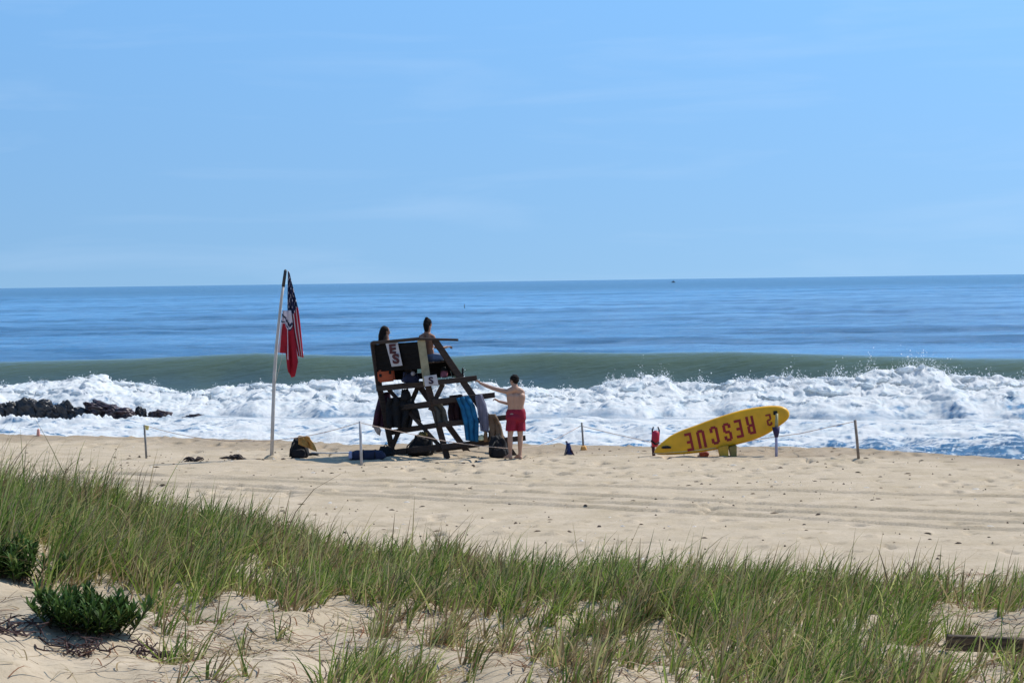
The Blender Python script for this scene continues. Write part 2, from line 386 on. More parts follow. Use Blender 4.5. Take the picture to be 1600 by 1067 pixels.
    # ripples
    mp2 = n.nodes.new('ShaderNodeMapping'); mp2.inputs['Scale'].default_value = (0.22, 0.9, 1); mp2.inputs['Rotation'].default_value = (0, 0, R(-9))
    w1 = n.nodes.new('ShaderNodeTexNoise'); w1.inputs['Scale'].default_value = 1; w1.inputs['Detail'].default_value = 8; w1.inputs['Roughness'].default_value = 0.66
    n.links.new(t.outputs['Object'], mp2.inputs[0]); n.links.new(mp2.outputs[0], w1.inputs['Vector'])
    bs = n.nodes.new('ShaderNodeMapRange'); bs.inputs['From Min'].default_value = 0; bs.inputs['From Max'].default_value = 1; bs.inputs['To Min'].default_value = 0.9; bs.inputs['To Max'].default_value = 0.22
    n.links.new(sh.outputs['Fac'], bs.inputs['Value'])
    bu = n.nodes.new('ShaderNodeBump'); bu.inputs['Distance'].default_value = 0.75
    n.links.new(bs.outputs[0], bu.inputs['Strength'])
    mp3 = n.nodes.new('ShaderNodeMapping'); mp3.inputs['Scale'].default_value = (0.55, 2.1, 1); mp3.inputs['Rotation'].default_value = (0, 0, R(-14))
    w3 = n.nodes.new('ShaderNodeTexNoise'); w3.inputs['Scale'].default_value = 1; w3.inputs['Detail'].default_value = 5; w3.inputs['Roughness'].default_value = 0.7
    n.links.new(t.outputs['Object'], mp3.inputs[0]); n.links.new(mp3.outputs[0], w3.inputs['Vector'])
    wm = n.nodes.new('ShaderNodeMath'); wm.operation = 'MULTIPLY_ADD'; wm.inputs[1].default_value = 0.55; n.links.new(w3.outputs['Fac'], wm.inputs[0]); n.links.new(w1.outputs['Fac'], wm.inputs[2])
    n.links.new(wm.outputs[0], bu.inputs['Height']); n.links.new(bu.outputs[0], b.inputs['Normal'])
    # foam
    f = n.nodes.new('ShaderNodeBsdfPrincipled'); f.inputs['Roughness'].default_value = 0.9; f.inputs['Specular IOR Level'].default_value = 0.1
    fz = n.nodes.new('ShaderNodeTexNoise'); fz.inputs['Scale'].default_value = 1.6; fz.inputs['Detail'].default_value = 7; fz.inputs['Roughness'].default_value = 0.65
    n.links.new(t.outputs['Object'], fz.inputs['Vector'])
    fr = n.nodes.new('ShaderNodeValToRGB'); fr.color_ramp.elements[0].position = 0.38; fr.color_ramp.elements[1].position = 0.52
    fr.color_ramp.elements[0].color = (0.74, 0.83, 0.89, 1); fr.color_ramp.elements[1].color = (0.95, 0.965, 0.975, 1)
    n.links.new(fz.outputs['Fac'], fr.inputs['Fac']); n.links.new(fr.outputs[0], f.inputs['Base Color'])
    fb = n.nodes.new('ShaderNodeBump'); fb.inputs['Strength'].default_value = 0.42; fb.inputs['Distance'].default_value = 0.25
    n.links.new(fz.outputs['Fac'], fb.inputs['Height']); n.links.new(fb.outputs[0], f.inputs['Normal'])
    tr = n.nodes.new('ShaderNodeBsdfTranslucent'); tr.inputs['Color'].default_value = (0.86, 0.92, 0.96, 1)
    fm = n.nodes.new('ShaderNodeMixShader'); fm.inputs[0].default_value = 0.45
    n.links.new(f.outputs[0], fm.inputs[1]); n.links.new(tr.outputs[0], fm.inputs[2])
    ms = n.nodes.new('ShaderNodeMixShader')
    n.links.new(fo.outputs['Fac'], ms.inputs[0]); n.links.new(b.outputs[0], ms.inputs[1]); n.links.new(fm.outputs[0], ms.inputs[2])
    n.links.new(ms.outputs[0], o.inputs['Surface'])
    return m
WATER = water_mat()
tag(link('surf_water', me, WATER), kind='structure')
y_far = np.concatenate([np.arange(130.84, 300, 0.55), np.geomspace(300, 1500, 240)[0:], np.geomspace(1520, 40000, 60)])
X2, Y2 = fan(y_far, -0.34, 0.34, 420)
Z2 = sea_surface(X2, Y2)[0] if False else SEA + np.exp(-((Y2 - crest_y(X2)) / 10.0) ** 2) * (crest_z(X2) - SEA) * (Y2 > crest_y(X2)) + swell(X2, Y2) * np.clip(900 / Y2, 0, 1)
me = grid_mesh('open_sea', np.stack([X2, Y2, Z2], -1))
fattr(me, 'far', sstep(350, 1800, Y2)); fattr(me, 'foam', np.zeros(X2.size)); fattr(me, 'shoal_glow', np.zeros(X2.size))
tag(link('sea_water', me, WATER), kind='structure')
#@@SETTING_END
# spray thrown up along the breaking crest: tiny drops
def drops():
    n = 420000
    a = rng.uniform(-0.27, 0.27, n); yb = 100 / (1 + 0.30 * a); x = a * yb; px = 800 + FPX * a
    amp = np.interp(px, [-200, 100, 140, 200, 260, 330, 400, 960, 1000, 1040, 1080, 1200, 1280, 1340, 1400, 1460, 1490, 1560, 1700],
                    [.10, .11, .18, .12, .16, .12, .10, .18, .34, .46, .25, .16, .34, .45, .58, .66, .25, .35, .2])
    pl = np.clip(noise(x / 0.9, x * 0, 131) + 0.35, 0, 2) * np.clip(0.4 + 1.2 * noise(x / 0.22, x * 0, 132), 0.05, 2)
    amp = amp * (0.25 + 1.5 * pl)
    h = rng.exponential(1.0, n) * amp * 0.5
    keep = (rng.random(n) < 0.10 + 0.9 * pl) & (rng.random(n) < np.clip(.15 + h * 3.0, 0, 1)) & (h < 1.1)
    # wisps: drops gather in torn, slanting shreds
    shred = noise((x + h * .5) / 0.16, h / 0.14, 133) + .5 * noise((x + h * .3) / 0.07, h / 0.06, 134)
    keep &= shred > -0.05 + h * .25
    x, yb, h = x[keep], yb[keep], h[keep]; n = len(x)
    y = yb + rng.normal(0, 1.0, n); rad = np.clip(rng.exponential(0.0055, n), .003, .020)
    z, f, s, b_ = sea_surface(x, y)
    pos = np.stack([x + h * .15, y, z + h], 1)
    o = np.array([[1, 1, 1], [1, -1, -1], [-1, 1, -1], [-1, -1, 1]], float)
    fc = np.array([[0, 1, 2], [0, 3, 1], [0, 2, 3], [1, 3, 2]])
    V = pos[:, None, :] + o[None] * rad[:, None, None] * rng.uniform(.7, 1.4, (n, 1, 3))
    Fc = fc[None] + (np.arange(n) * 4)[:, None, None]
    print('DROPS', n)
    me = bpy.data.meshes.new('spray'); fast_mesh(me, V.reshape(-1, 3), Fc.reshape(-1, 3))
    return me
tag(link('sea_spray', drops(), mat('spray', (0.92, 0.94, 0.96), 0.6, var=0.03, transl=0.3)), kind='stuff')

# ================================================================== MESH PIECES
def finish(bm, name, m, parent=None, smooth=False, bevel=0):
    if bevel:
        bmesh.ops.bevel(bm, geom=bm.edges[:], offset=bevel, segments=2, affect='EDGES', clamp_overlap=True)
    bmesh.ops.recalc_face_normals(bm, faces=bm.faces)
    me = bpy.data.meshes.new(name); bm.to_mesh(me); bm.free()
    if smooth: me.polygons.foreach_set('use_smooth', np.ones(len(me.polygons), dtype=bool))
    o = link(name, me, m)
    if parent is not None:
        o.parent = parent; o.matrix_parent_inverse = Matrix.Translation(-Vector(parent.location))
    return o
def bm_beam(bm, p, q, w, t, side=None, bevel=0.006):
    """a timber from p to q; w measured across, t measured along 'side' (thickness)"""
    p = Vector(p); q = Vector(q); d = (q - p); L = d.length; d.normalize()
    s = Vector(side or (0, 1, 0)); s = (s - d * s.dot(d)).normalized(); u = d.cross(s)
    vs = []
    for a in (0, L):
        for (i, j) in ((-1, -1), (1, -1), (1, 1), (-1, 1)):
            vs.append(bm.verts.new(p + d * a + u * (i * w / 2) + s * (j * t / 2)))
    fs = [(0, 1, 2, 3), (7, 6, 5, 4), (0, 4, 5, 1), (1, 5, 6, 2), (2, 6, 7, 3), (3, 7, 4, 0)]
    faces = [bm.faces.new([vs[i] for i in f]) for f in fs]
    if bevel:
        es = {e for f in faces for e in f.edges}
        bmesh.ops.bevel(bm, geom=list(es), offset=bevel, segments=1, affect='EDGES', clamp_overlap=True)
def beam(name, p, q, w, t, m, parent=None, side=None, bevel=0.006):
    bm = bmesh.new(); bm_beam(bm, p, q, w, t, side, bevel); return finish(bm, name, m, parent)
def bm_tube(bm, pts, rad, seg=10, caps=True):
    pts = [Vector(p) for p in pts]
    if not hasattr(rad, '__len__'): rad = [rad] * len(pts)
    rings = []; n = len(pts); prev = None
    for i, p in enumerate(pts):
        d = (pts[min(i + 1, n - 1)] - pts[max(i - 1, 0)]).normalized()
        a = prev if prev is not None else (Vector((0, 0, 1)) if abs(d.z) < .9 else Vector((1, 0, 0)))
        a = (a - d * a.dot(d)).normalized(); b_ = d.cross(a); prev = a
        rings.append([bm.verts.new(p + (a * math.cos(2 * PI * k / seg) + b_ * math.sin(2 * PI * k / seg)) * rad[i]) for k in range(seg)])
    for i in range(n - 1):
        for k in range(seg):
            bm.faces.new((rings[i][k], rings[i][(k + 1) % seg], rings[i + 1][(k + 1) % seg], rings[i + 1][k]))
    if caps:
        bm.faces.new(rings[0][::-1]); bm.faces.new(rings[-1])
def tube(name, pts, rad, m, parent=None, seg=10):
    bm = bmesh.new(); bm_tube(bm, pts, rad, seg); return finish(bm, name, m, parent, smooth=True)
def interp_curve(pts, t):
    """point at parameter t of a polyline given as 2D points"""
    pts = np.array(pts, float); s = np.linspace(0, 1, len(pts))
    return np.array([np.interp(t, s, pts[:, 0]), np.interp(t, s, pts[:, 1])]).T
def cloth(name, Lp, Rp, Y, m, parent=None, folds=4, amp=0.035, thick=0.012, nu=26, nv=34, seed=0, bottom=None, mats=None, facefn=None, slope=0.0):
    """hanging cloth between a left and a right edge (surveyed outline), pleated in depth"""
    V = np.zeros((nv, nu, 3)); tv = np.linspace(0, 1, nv)
    Lc = interp_curve(Lp, tv); Rc = interp_curve(Rp, tv)
    for i in range(nv):
        for j in range(nu):
            u = j / (nu - 1); v = tv[i]
            if bottom is not None:
                top = interp_curve([Lp[0], Rp[0]], u); bo = np.array([np.interp(u, [b_[0] for b_ in bottom], [b_[k] for b_ in bottom]) for k in (1, 2)])
                q = top * (1 - v) + bo * v
            else: q = Lc[i] * (1 - u) + Rc[i] * u
            ph = u * folds * 2 * PI + seed + 1.3 * float(noise(u * 3, v * 2.2, seed))
            dy = amp * math.sin(ph) * (0.35 + 0.65 * v) + amp * 0.8 * float(noise(u * 5, v * 4, seed + 1))
            qx = q[0] + 70 * 0.012 * math.cos(ph)
            V[i, j] = P(qx, q[1], Y + dy + slope * v)
    me = grid_mesh(name, V)
    o = link(name, me, m)
    if mats:
        for mm in mats: me.materials.append(mm)
        idx = np.array([facefn(j / (nu - 2), i / (nv - 2)) for i in range(nv - 1) for j in range(nu - 1)], dtype=np.int32)
        me.polygons.foreach_set('material_index', idx)
    sd = o.modifiers.new('thick', 'SOLIDIFY'); sd.thickness = thick; sd.offset = 0
    if parent is not None:
        o.parent = parent; o.matrix_parent_inverse = Matrix.Translation(-Vector(parent.location))
    return o
def blob(name, c, size, m, parent=None, top=0.7, lump=0.12, seed=0, seg=28, rings=18, boxy=0.55, lean=0.0):
    """soft bag: a rounded box, narrower at the top, sagging and lumpy; c is the centre of its base"""
    V = []
    for i in range(rings + 1):
        ph = PI * i / rings
        for k in range(seg):
            th = 2 * PI * k / seg
            x, y, z = math.sin(ph) * math.cos(th), math.sin(ph) * math.sin(th), math.cos(ph)
            f = lambda v: math.copysign(abs(v) ** boxy, v)
            x, y, z = f(x), f(y), f(z)
            h = (z + 1) / 2; sc = 1 + (top - 1) * h
            n_ = 1 + lump * float(fbm(x * 1.7 + seed + z, y * 1.7 - seed + z * 1.3, 3, seed))
            V.append((c[0] + x * size[0] / 2 * sc * n_ + lean * h * size[0], c[1] + y * size[1] / 2 * sc * n_, c[2] + h * size[2] * n_))
    V = np.array(V).reshape(rings + 1, seg, 3); V = np.concatenate([V, V[:, :1]], 1)
    bm = bmesh.new(); vs = [[bm.verts.new(V[i, k]) for k in range(seg)] for i in range(rings + 1)]
    for i in range(rings):
        for k in range(seg):
            bm.faces.new((vs[i][k], vs[i][(k + 1) % seg], vs[i + 1][(k + 1) % seg], vs[i + 1][k]))
    bmesh.ops.remove_doubles(bm, verts=bm.verts, dist=1e-4)
    return finish(bm, name, m, parent, smooth=True)
def text_mesh(s, height, width, depth=0.006, bold=0.0):
    cu = bpy.data.curves.new('t', 'FONT'); cu.body = s; cu.size = 1; cu.extrude = 0.5; cu.offset = bold; cu.resolution_u = 3
    o = bpy.data.objects.new('t', cu); COL.objects.link(o)
    me = bpy.data.meshes.new_from_object(o.evaluated_get(bpy.context.evaluated_depsgraph_get()))
    bpy.data.objects.remove(o); bpy.data.curves.remove(cu)
    co = np.array([v.co[:] for v in me.vertices]); mn, mxx = co.min(0), co.max(0)
    co[:, 0] = ((co[:, 0] - mn[0]) / (mxx[0] - mn[0]) - .5) * width
    co[:, 1] = ((co[:, 1] - mn[1]) / (mxx[1] - mn[1]) - .5) * height
    co[:, 2] = co[:, 2] * depth
    me.vertices.foreach_set('co', co.astype(np.float32).ravel())
    return me
def letter(name, s, c, ex, ey, h, w_, m, parent, bold=0.02, depth=0.006):
    me = text_mesh(s, h, w_, depth, bold); ex = Vector(ex).normalized(); ez = ex.cross(Vector(ey)).normalized(); ey = ez.cross(ex)
    M = Matrix((ex, ey, ez)).transposed()
    for v in me.vertices: v.co = M @ v.co + Vector(c)
    me.update()
    o = link(name, me, m); o.parent = parent; o.matrix_parent_inverse = Matrix.Translation(-Vector(parent.location))
    return o
def child(o, parent):
    o.parent = parent; o.matrix_parent_inverse = Matrix.Translation(-Vector(parent.location)); return o
def subchild(o, parent):      # parent is itself a part whose own origin sits at the world origin
    o.parent = parent
    o.matrix_parent_inverse = Matrix.Identity(4)
    if parent.parent is not None: o.matrix_parent_inverse = Matrix.Identity(4)
    return o

# ------------------------------------------------------------------ figures
def bm_capsule(bm, p, q, r0, r1, seg=14):
    p = Vector(p); q = Vector(q); d = (q - p); L = max(d.length, 1e-5); d.normalize()
    a = Vector((0, 0, 1)) if abs(d.z) < .9 else Vector((1, 0, 0)); a = (a - d * a.dot(d)).normalized(); b_ = d.cross(a)
    rings = []
    for k in range(5):
        ph = PI / 2 * (1 - k / 4.0) ; rings.append((p - d * r0 * math.sin(ph), r0 * math.cos(ph)))
    for k in range(5):
        ph = PI / 2 * k / 4.0; rings.append((q + d * r1 * math.sin(ph), r1 * math.cos(ph)))
    R_ = []
    for (c, r_) in rings:
        R_.append([bm.verts.new(c + (a * math.cos(2 * PI * k / seg) + b_ * math.sin(2 * PI * k / seg)) * max(r_, 1e-4)) for k in range(seg)])
    for i in range(len(R_) - 1):
        for k in range(seg):
            bm.faces.new((R_[i][k], R_[i][(k + 1) % seg], R_[i + 1][(k + 1) % seg], R_[i + 1][k]))
    bm.faces.new(R_[0][::-1]); bm.faces.new(R_[-1])
def bm_ell(bm, c, r, rot=None, seg=20):
    M = Matrix.Translation(Vector(c)) @ (rot.to_4x4() if rot else Matrix.Identity(4)) @ Matrix.Diagonal((*r, 1))
    bmesh.ops.create_uvsphere(bm, u_segments=seg, v_segments=seg // 2 + 2, radius=1, matrix=M)
def bm_chain(bm, pts, rs):
    for i in range(len(pts) - 1): bm_capsule(bm, pts[i], pts[i + 1], rs[i], rs[i + 1])
def flesh(bm, name, m, parent=None, voxel=0.009, smooth=6):
    o = finish(bm, name, m, parent, smooth=True)
    r_ = o.modifiers.new('one_surface', 'REMESH'); r_.mode = 'VOXEL'; r_.voxel_size = voxel; r_.use_smooth_shade = True
    s_ = o.modifiers.new('soft', 'SMOOTH'); s_.factor = 0.5; s_.iterations = smooth
    return o
def bm_hand(bm, wrist, fwd, down, side, grip=0.9, sc=1.0):
    """palm with five fingers curling round whatever lies along 'down' from the knuckles; side points to the thumb"""
    wrist = Vector(wrist); f = Vector(fwd).normalized(); dn = Vector(down).normalized(); s = Vector(side).normalized()
    palm = wrist + f * 0.055 * sc
    for k in (-1.2, -0.4, 0.4, 1.2):
        bm_capsule(bm, wrist + s * k * 0.012 * sc, wrist + f * 0.085 * sc + s * k * 0.021 * sc, 0.017 * sc, 0.014 * sc, 8)
    for k, ln in ((1.35, .92), (0.45, 1.0), (-0.45, .95), (-1.35, .76)):
        b_ = wrist + f * 0.090 * sc + s * k * 0.021 * sc
        d1 = (f * math.cos(grip * .6) + dn * math.sin(grip * .6)); d2 = (f * math.cos(grip * 1.5) + dn * math.sin(grip * 1.5)); d3 = (f * math.cos(grip * 2.2) + dn * math.sin(grip * 2.2))
        p1 = b_ + d1 * 0.040 * ln * sc; p2 = p1 + d2 * 0.027 * ln * sc; p3 = p2 + d3 * 0.022 * ln * sc
        bm_chain(bm, [b_, p1, p2, p3], [.0100 * sc, .0092 * sc, .0085 * sc, .0078 * sc])
    t0 = wrist + f * 0.025 * sc + s * 0.028 * sc
    t1 = t0 + (f * .55 + s * .75 + dn * .25).normalized() * 0.040 * sc; t2 = t1 + (f * .6 + s * .15 + dn * .75).normalized() * 0.032 * sc
    bm_chain(bm, [t0, t1, t2], [.0135 * sc, .0115 * sc, .0095 * sc])
def bm_head(bm, c, face, up, sc=1.0):
    """skull, jaw, nose, ears, brow and lips; c centre of head"""
    c = Vector(c); f = Vector(face).normalized(); u = Vector(up); u = (u - f * u.dot(f)).normalized(); s = f.cross(u)
    M = Matrix((s, f, u)).transposed()
    bm_ell(bm, c + u * 0.025 * sc - f * 0.008 * sc, (0.075 * sc, 0.095 * sc, 0.090 * sc), M)
    bm_ell(bm, c - u * 0.045 * sc + f * 0.022 * sc, (0.058 * sc, 0.064 * sc, 0.068 * sc), M)
    bm_ell(bm, c - u * 0.098 * sc + f * 0.062 * sc, (0.024 * sc, 0.018 * sc, 0.016 * sc), M)
    bm_capsule(bm, c + f * 0.086 * sc + u * 0.005 * sc, c + f * 0.105 * sc - u * 0.032 * sc, 0.009 * sc, 0.015 * sc, 8)
    bm_ell(bm, c + f * 0.083 * sc - u * 0.064 * sc, (0.024 * sc, 0.010 * sc, 0.010 * sc), M)
    bm_ell(bm, c + f * 0.080 * sc + u * 0.022 * sc, (0.050 * sc, 0.012 * sc, 0.010 * sc), M)
    for k in (-1, 1):
        bm_ell(bm, c + s * k * 0.077 * sc - f * 0.006 * sc - u * 0.012 * sc, (0.010 * sc, 0.020 * sc, 0.032 * sc), M)
        bm_ell(bm, c + s * k * 0.034 * sc + f * 0.066 * sc - u * 0.028 * sc, (0.020 * sc, 0.018 * sc, 0.018 * sc), M)
def eyes(c, face, up, parent, mw_, sc=1.0):
    c = Vector(c); f = Vector(face).normalized(); u = Vector(up); u = (u - f * u.dot(f)).normalized(); s = f.cross(u)
    for k in (-1, 1):
        bm = bmesh.new(); bm_ell(bm, c + s * k * 0.032 * sc + f * 0.080 * sc - u * 0.003 * sc, (0.011, 0.011, 0.010), None, 12)
        finish(bm, 'eye', mw_, parent, smooth=True)

WOOD = mat('weathered_wood', (0.040, 0.026, 0.020), 0.85, var=0.35, scale=6, bump=0.5, stretch=(1, 1, 6))
WOODL = mat('sunlit_olive_wood', (0.30, 0.265, 0.165), 0.8, var=0.25, scale=7, bump=0.4)  # paler olive paint, with the sunlight on the post put into its colour
SKIN = mat('skin', (0.42, 0.24, 0.165), 0.5, var=0.08, scale=5)
SKIN2 = mat('tanned_skin', (0.25, 0.12, 0.07), 0.5, var=0.08, scale=5)
HAIR = mat('dark_hair', (0.010, 0.007, 0.006), 0.7, spec=.12, var=0.4, scale=60, bump=0.8)
HAIRB = mat('brown_hair', (0.014, 0.009, 0.007), 0.7, spec=.12, var=0.4, scale=60, bump=0.8)
EYEM = mat('eye', (0.10, 0.08, 0.07), 0.2)
NYL = mat('black_nylon', (0.006, 0.006, 0.008), 0.8, var=0.4, scale=12, bump=0.5)
NAVY = mat('navy_cloth', (0.018, 0.022, 0.055), 0.8, var=0.3, scale=10, bump=0.4)
ROPE = mat('rope', (0.55, 0.42, 0.34), 0.9, var=0.2, scale=60)
WHITE = mat('white_paint', (0.72, 0.71, 0.74), 0.6, var=0.07)
INK = mat('sign_red', (0.07, 0.012, 0.02), 0.6)

# ================================================================== THE LIFEGUARD STAND
def NP(px, py, d=0.0): return P(px, py, 52.2 + (px - 745) / 70 * 0.25 + d)
def FP(px, py, d=0.0): return P(px, py, 53.4 + (px - 673) / 70 * 0.25 + d)
SIDE = Vector((-0.24, 0.97, 0))
st = thing('lifeguard_stand', 'tall dark timber lifeguard stand with stepped open frame, seen from behind on the sand', 'lifeguard stand', on_sand(NP(700, 712)))
def sb(name, p, q, w_, t, m=WOOD, side=None): return beam(name, p, q, w_, t, m, st, side or SIDE)
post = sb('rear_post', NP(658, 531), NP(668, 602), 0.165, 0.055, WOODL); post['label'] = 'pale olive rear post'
sb('leg', NP(668, 600, .06), NP(699, 716, .06), 0.125, 0.09)
sb('leg', NP(679, 531, .0), NP(806, 717, .0), 0.135, 0.09)
sb('leg', FP(583, 535), FP(593, 608), 0.13, 0.09)
sb('leg', FP(593, 606, .0), FP(614, 711, .0), 0.12, 0.09)
sb('leg', FP(606, 536), FP(737, 715), 0.125, 0.09)
sb('arm_rest', NP(655, 529.5, -.02), NP(715, 531, -.02), 0.05, 0.16)
sb('arm_rest', FP(583, 534.5), FP(648, 531), 0.05, 0.16)
# side rails, near side run out past the front leg as steps
for (a, b_) in (((667, 599.5), (745, 590.5)), ((676, 628), (773, 617)), ((684, 664), (792, 652)), ((690, 698), (821, 684))):
    sb('side_rail', NP(*a, -.06), NP(*b_, -.06), 0.115, 0.05)
for (a, b_) in (((588, 607), (672, 598)), ((601, 641), (700, 629)), ((608, 676), (722, 658)), ((598, 713), (749, 694))):
    sb('side_rail', FP(*a, .06), FP(*b_, .06), 0.115, 0.05)
# cross rails between the two sides
for (a, b_, w_) in (((589, 607), (668, 600), .12), ((603, 640), (674, 630), .11), ((625, 672), (686, 664), .11), ((613, 707), (697, 697), .13),
                    ((672, 598), (741, 591), .10), ((700, 629), (768, 618), .10), ((722, 658), (788, 652), .10), ((746, 694), (815, 685), .10)):
    sb('cross_rail', FP(*a, -.02), NP(*b_, .05), w_, 0.05, side=(0.6, 0.75, 0))
sb('top_rail', FP(582, 536, -.03), NP(659, 529, -.03), 0.07, 0.09, side=(0, 1, 0))
sb('brace', FP(654, 602, -.05), FP(612, 700, -.05), 0.10, 0.045)
sb('brace', NP(692, 600, .05), NP(672, 641, .05), 0.10, 0.045)
sb('brace', FP(606, 607, -.09), NP(690, 700, .12), 0.085, 0.045)
DARKB = mat('near_black_board', (0.006, 0.005, 0.005), .85, spec=.15, var=.5, scale=6, bump=.4, stretch=(1, 1, 6))  # near-black base colour for the backrest and under-seat boards
# back rest boards and the boxing below the seat
for k in range(5):
    y0 = 541.5 + k * 8.3
    a = FP(585.5 + k * 0.9, y0 + 1.5, -.03); b_ = NP(655.5 + k * 0.9, y0 - 3, .03)
    sb('backrest_board', a, b_, 0.128, 0.025, m=DARKB, side=(0.6, 0.75, 0))
for k in range(3):
    a = FP(594, 572 + k * 9, .10); b_ = FP(640 + k * 12, 569 + k * 9, .10); sb('side_board', a, b_, 0.132, 0.022, m=DARKB)
for k in range(3):
    a = FP(652 + k * 7, 571 + k * 8.5, .05); b_ = NP(704 + k * 4, 566 + k * 8, .06); sb('kick_board', a, b_, 0.128, 0.022, m=DARKB, side=(0.6, 0.75, 0))
for k in range(5):     # seat boards run across
    f = k / 4; sb('seat_board', FP(598 + 44 * f, 572 - 2 * f), NP(666 + 38 * f, 566.5 - 2.5 * f), 0.022, 0.12, side=SUNV.cross(Vector((0, 0, 1))) * 0 + Vector((0.95, 0.25, 0)))
for k in range(4):     # shelf boards
    f = k / 3; sb('shelf_board', FP(593 + 60 * f, 603.5 - 5 * f), NP(670 + 60 * f, 597 - 5 * f), 0.022, 0.15, side=Vector((0.95, 0.25, 0)))
# signs fixed to the stand
def quad_board(name, pts, Y, th, m, parent):
    bm = bmesh.new(); a = [bm.verts.new(P(x, y, Yc)) for (x, y), Yc in zip(pts, Y)]; f = bm.faces.new(a)
    r_ = bmesh.ops.extrude_face_region(bm, geom=[f]); vs = [v for v in r_['geom'] if isinstance(v, bmesh.types.BMVert)]
    for v in vs: v.co += Vector((0, th, 0))
    return finish(bm, name, m, parent, bevel=0.004)
BY = 52.45
sg = quad_board('backrest_sign', [(602, 535), (621, 533.5), (629, 571), (612, 573)], [52.69, 52.42, 52.28, 52.53], 0.02, mat('sign_board', (0.50, 0.48, 0.49), .6, var=.12), st)
ex = (P(620, 533, BY) - P(602, 534, BY + .13)); ey = P(607, 534, BY) - P(615, 572, BY)
letter('lettering', 'E', P(613.5, 545, 52.47), ex, ey, 0.215, 0.17, INK, sg, .05)
letter('lettering', 'S', P(618.5, 560.5, 52.39), ex, ey, 0.225, 0.18, INK, sg, .05)
sg = quad_board('small_sign', [(662, 588), (682, 585), (685, 601), (664, 604)], [51.70, 51.74, 51.74, 51.70], 0.02, mat('sign_board', (0, 0, 0)), st)
letter('lettering', 'S', P(673.5, 594.3, 51.705), (1, 0.1, 0.08), (-0.1, 0, 1), 0.155, 0.105, mat('sign_ink', (0.035, 0.012, 0.03), .6), sg, .03)

# ================================================================== PEOPLE
def seated(name, label, head, shoulder, hip, knee, foot, Y, face, skin, hairm, hair_long, arm, topm=None, shortm=None, sc=1.0, side=(0.95, -0.2, 0)):
    """a person sitting on the stand, back to us. all spots are survey points"""
    H = P(*head, Y); S = P(*shoulder, Y); B = P(*hip, Y); s = Vector(side).normalized(); f = Vector(face).normalized()
    root = thing(name, label, 'person', B)
    bm = bmesh.new()
    bm_head(bm, H, f, (0, 0, 1), sc)
    bm_chain(bm, [H - Vector((0, 0, .08)), S], [.064 * sc, .072 * sc])
    mid = S.lerp(B, .55)
    for k in (-1, 1):
        bm_capsule(bm, S + s * k * .03 - Vector((0, 0, .02)), S + s * k * .155 * sc - Vector((0, 0, .06)), .066 * sc, .052 * sc)
        bm_chain(bm, [S + s * k * .085 - Vector((0, 0, .10)), mid + s * k * .065, B + s * k * .085], [.098 * sc, .082 * sc, .100 * sc])
        bm_capsule(bm, S - Vector((0, 0, .12)) + f * .03, mid + f * .03, .095 * sc, .085 * sc)
        # legs
        K = B + Vector(knee) * 1.0 + s * k * .10; Fo = K + Vector(foot); 
        bm_chain(bm, [B + s * k * .09, K, Fo], [.092 * sc, .060 * sc, .040 * sc])
        bm_capsule(bm, Fo, Fo + f * .15 - Vector((0, 0, .03)), .038 * sc, .028 * sc)
        # arms
        A = S + s * k * .175 * sc - Vector((0, 0, .06)); E = A + Vector(arm[0]) + s * k * .05; W_ = E + Vector(arm[1])
        bm_chain(bm, [A, E, W_], [.046 * sc, .036 * sc, .027 * sc])
        bm_hand(bm, W_, Vector(arm[1]), (0, 0, -1), s * -k, .7, sc)
    body = flesh(bm, 'body', skin, root)
    eyes(H, f, (0, 0, 1), body, EYEM)
    # hair
    bm = bmesh.new(); M = Matrix((f.cross(Vector((0, 0, 1))), f, Vector((0, 0, 1)))).transposed()
    bm_ell(bm, H + Vector((0, 0, .034)) - f * .022, (.088, .098, .094), M)
    if hair_long:
        bm_chain(bm, [H - f * .06, H - f * .085 - Vector((0, 0, .10)), S - f * .11 - Vector((0, 0, .02)) , S - f * .12 - Vector((0, 0, .14))], [.082, .085, .085, .05])
    else:
        bm_capsule(bm, H - f * .07 - Vector((0, 0, .01)), H - f * .065 - Vector((0, 0, .12)), .074, .055)
        bm_ell(bm, H - f * .05 + Vector((0, 0, .115)), (.045, .045, .035))
    flesh(bm, 'hair', hairm, root, .008, 3)
    if topm:
        bm = bmesh.new()
        for k in (-1, 1):
            bm_chain(bm, [S + s * k * .09 - Vector((0, 0, .11)), mid + s * k * .07, B + s * k * .085 + Vector((0, 0, .02))], [.108 * sc, .094 * sc, .112 * sc])
            bm_capsule(bm, S + s * k * .03 - Vector((0, 0, .035)), S + s * k * .16 * sc - Vector((0, 0, .07)), .072 * sc, .060 * sc)
        flesh(bm, 'shirt', topm, root)
    if shortm:
        bm = bmesh.new()
        for k in (-1, 1):
            K = B + Vector(knee) * .62 + s * k * .095
            bm_chain(bm, [B + s * k * .09 + Vector((0, 0, .02)), K], [.118 * sc, .090 * sc])
        bm_capsule(bm, B - s * .06 + Vector((0, 0, .05)), B + s * .06 + Vector((0, 0, .05)), .105, .105)
        flesh(bm, 'shorts', shortm, root)
    return root
FWD = Vector((0.80, 0.60, 0))
seated('person', 'person with long dark hair slumped low in the far side of the lifeguard chair', (602.5, 518), (604, 533), (606, 563), FWD * .42 + Vector((0, 0, .02)), FWD * .1 + Vector((0, 0, -.42)), 53.15, (0.9, 0.45, -0.1), SKIN2, HAIRB, True,
       (FWD * .12 + Vector((0, 0, -.22)), FWD * .22 + Vector((0, 0, .02))), NAVY, NAVY, side=(-0.6, 0.8, 0))
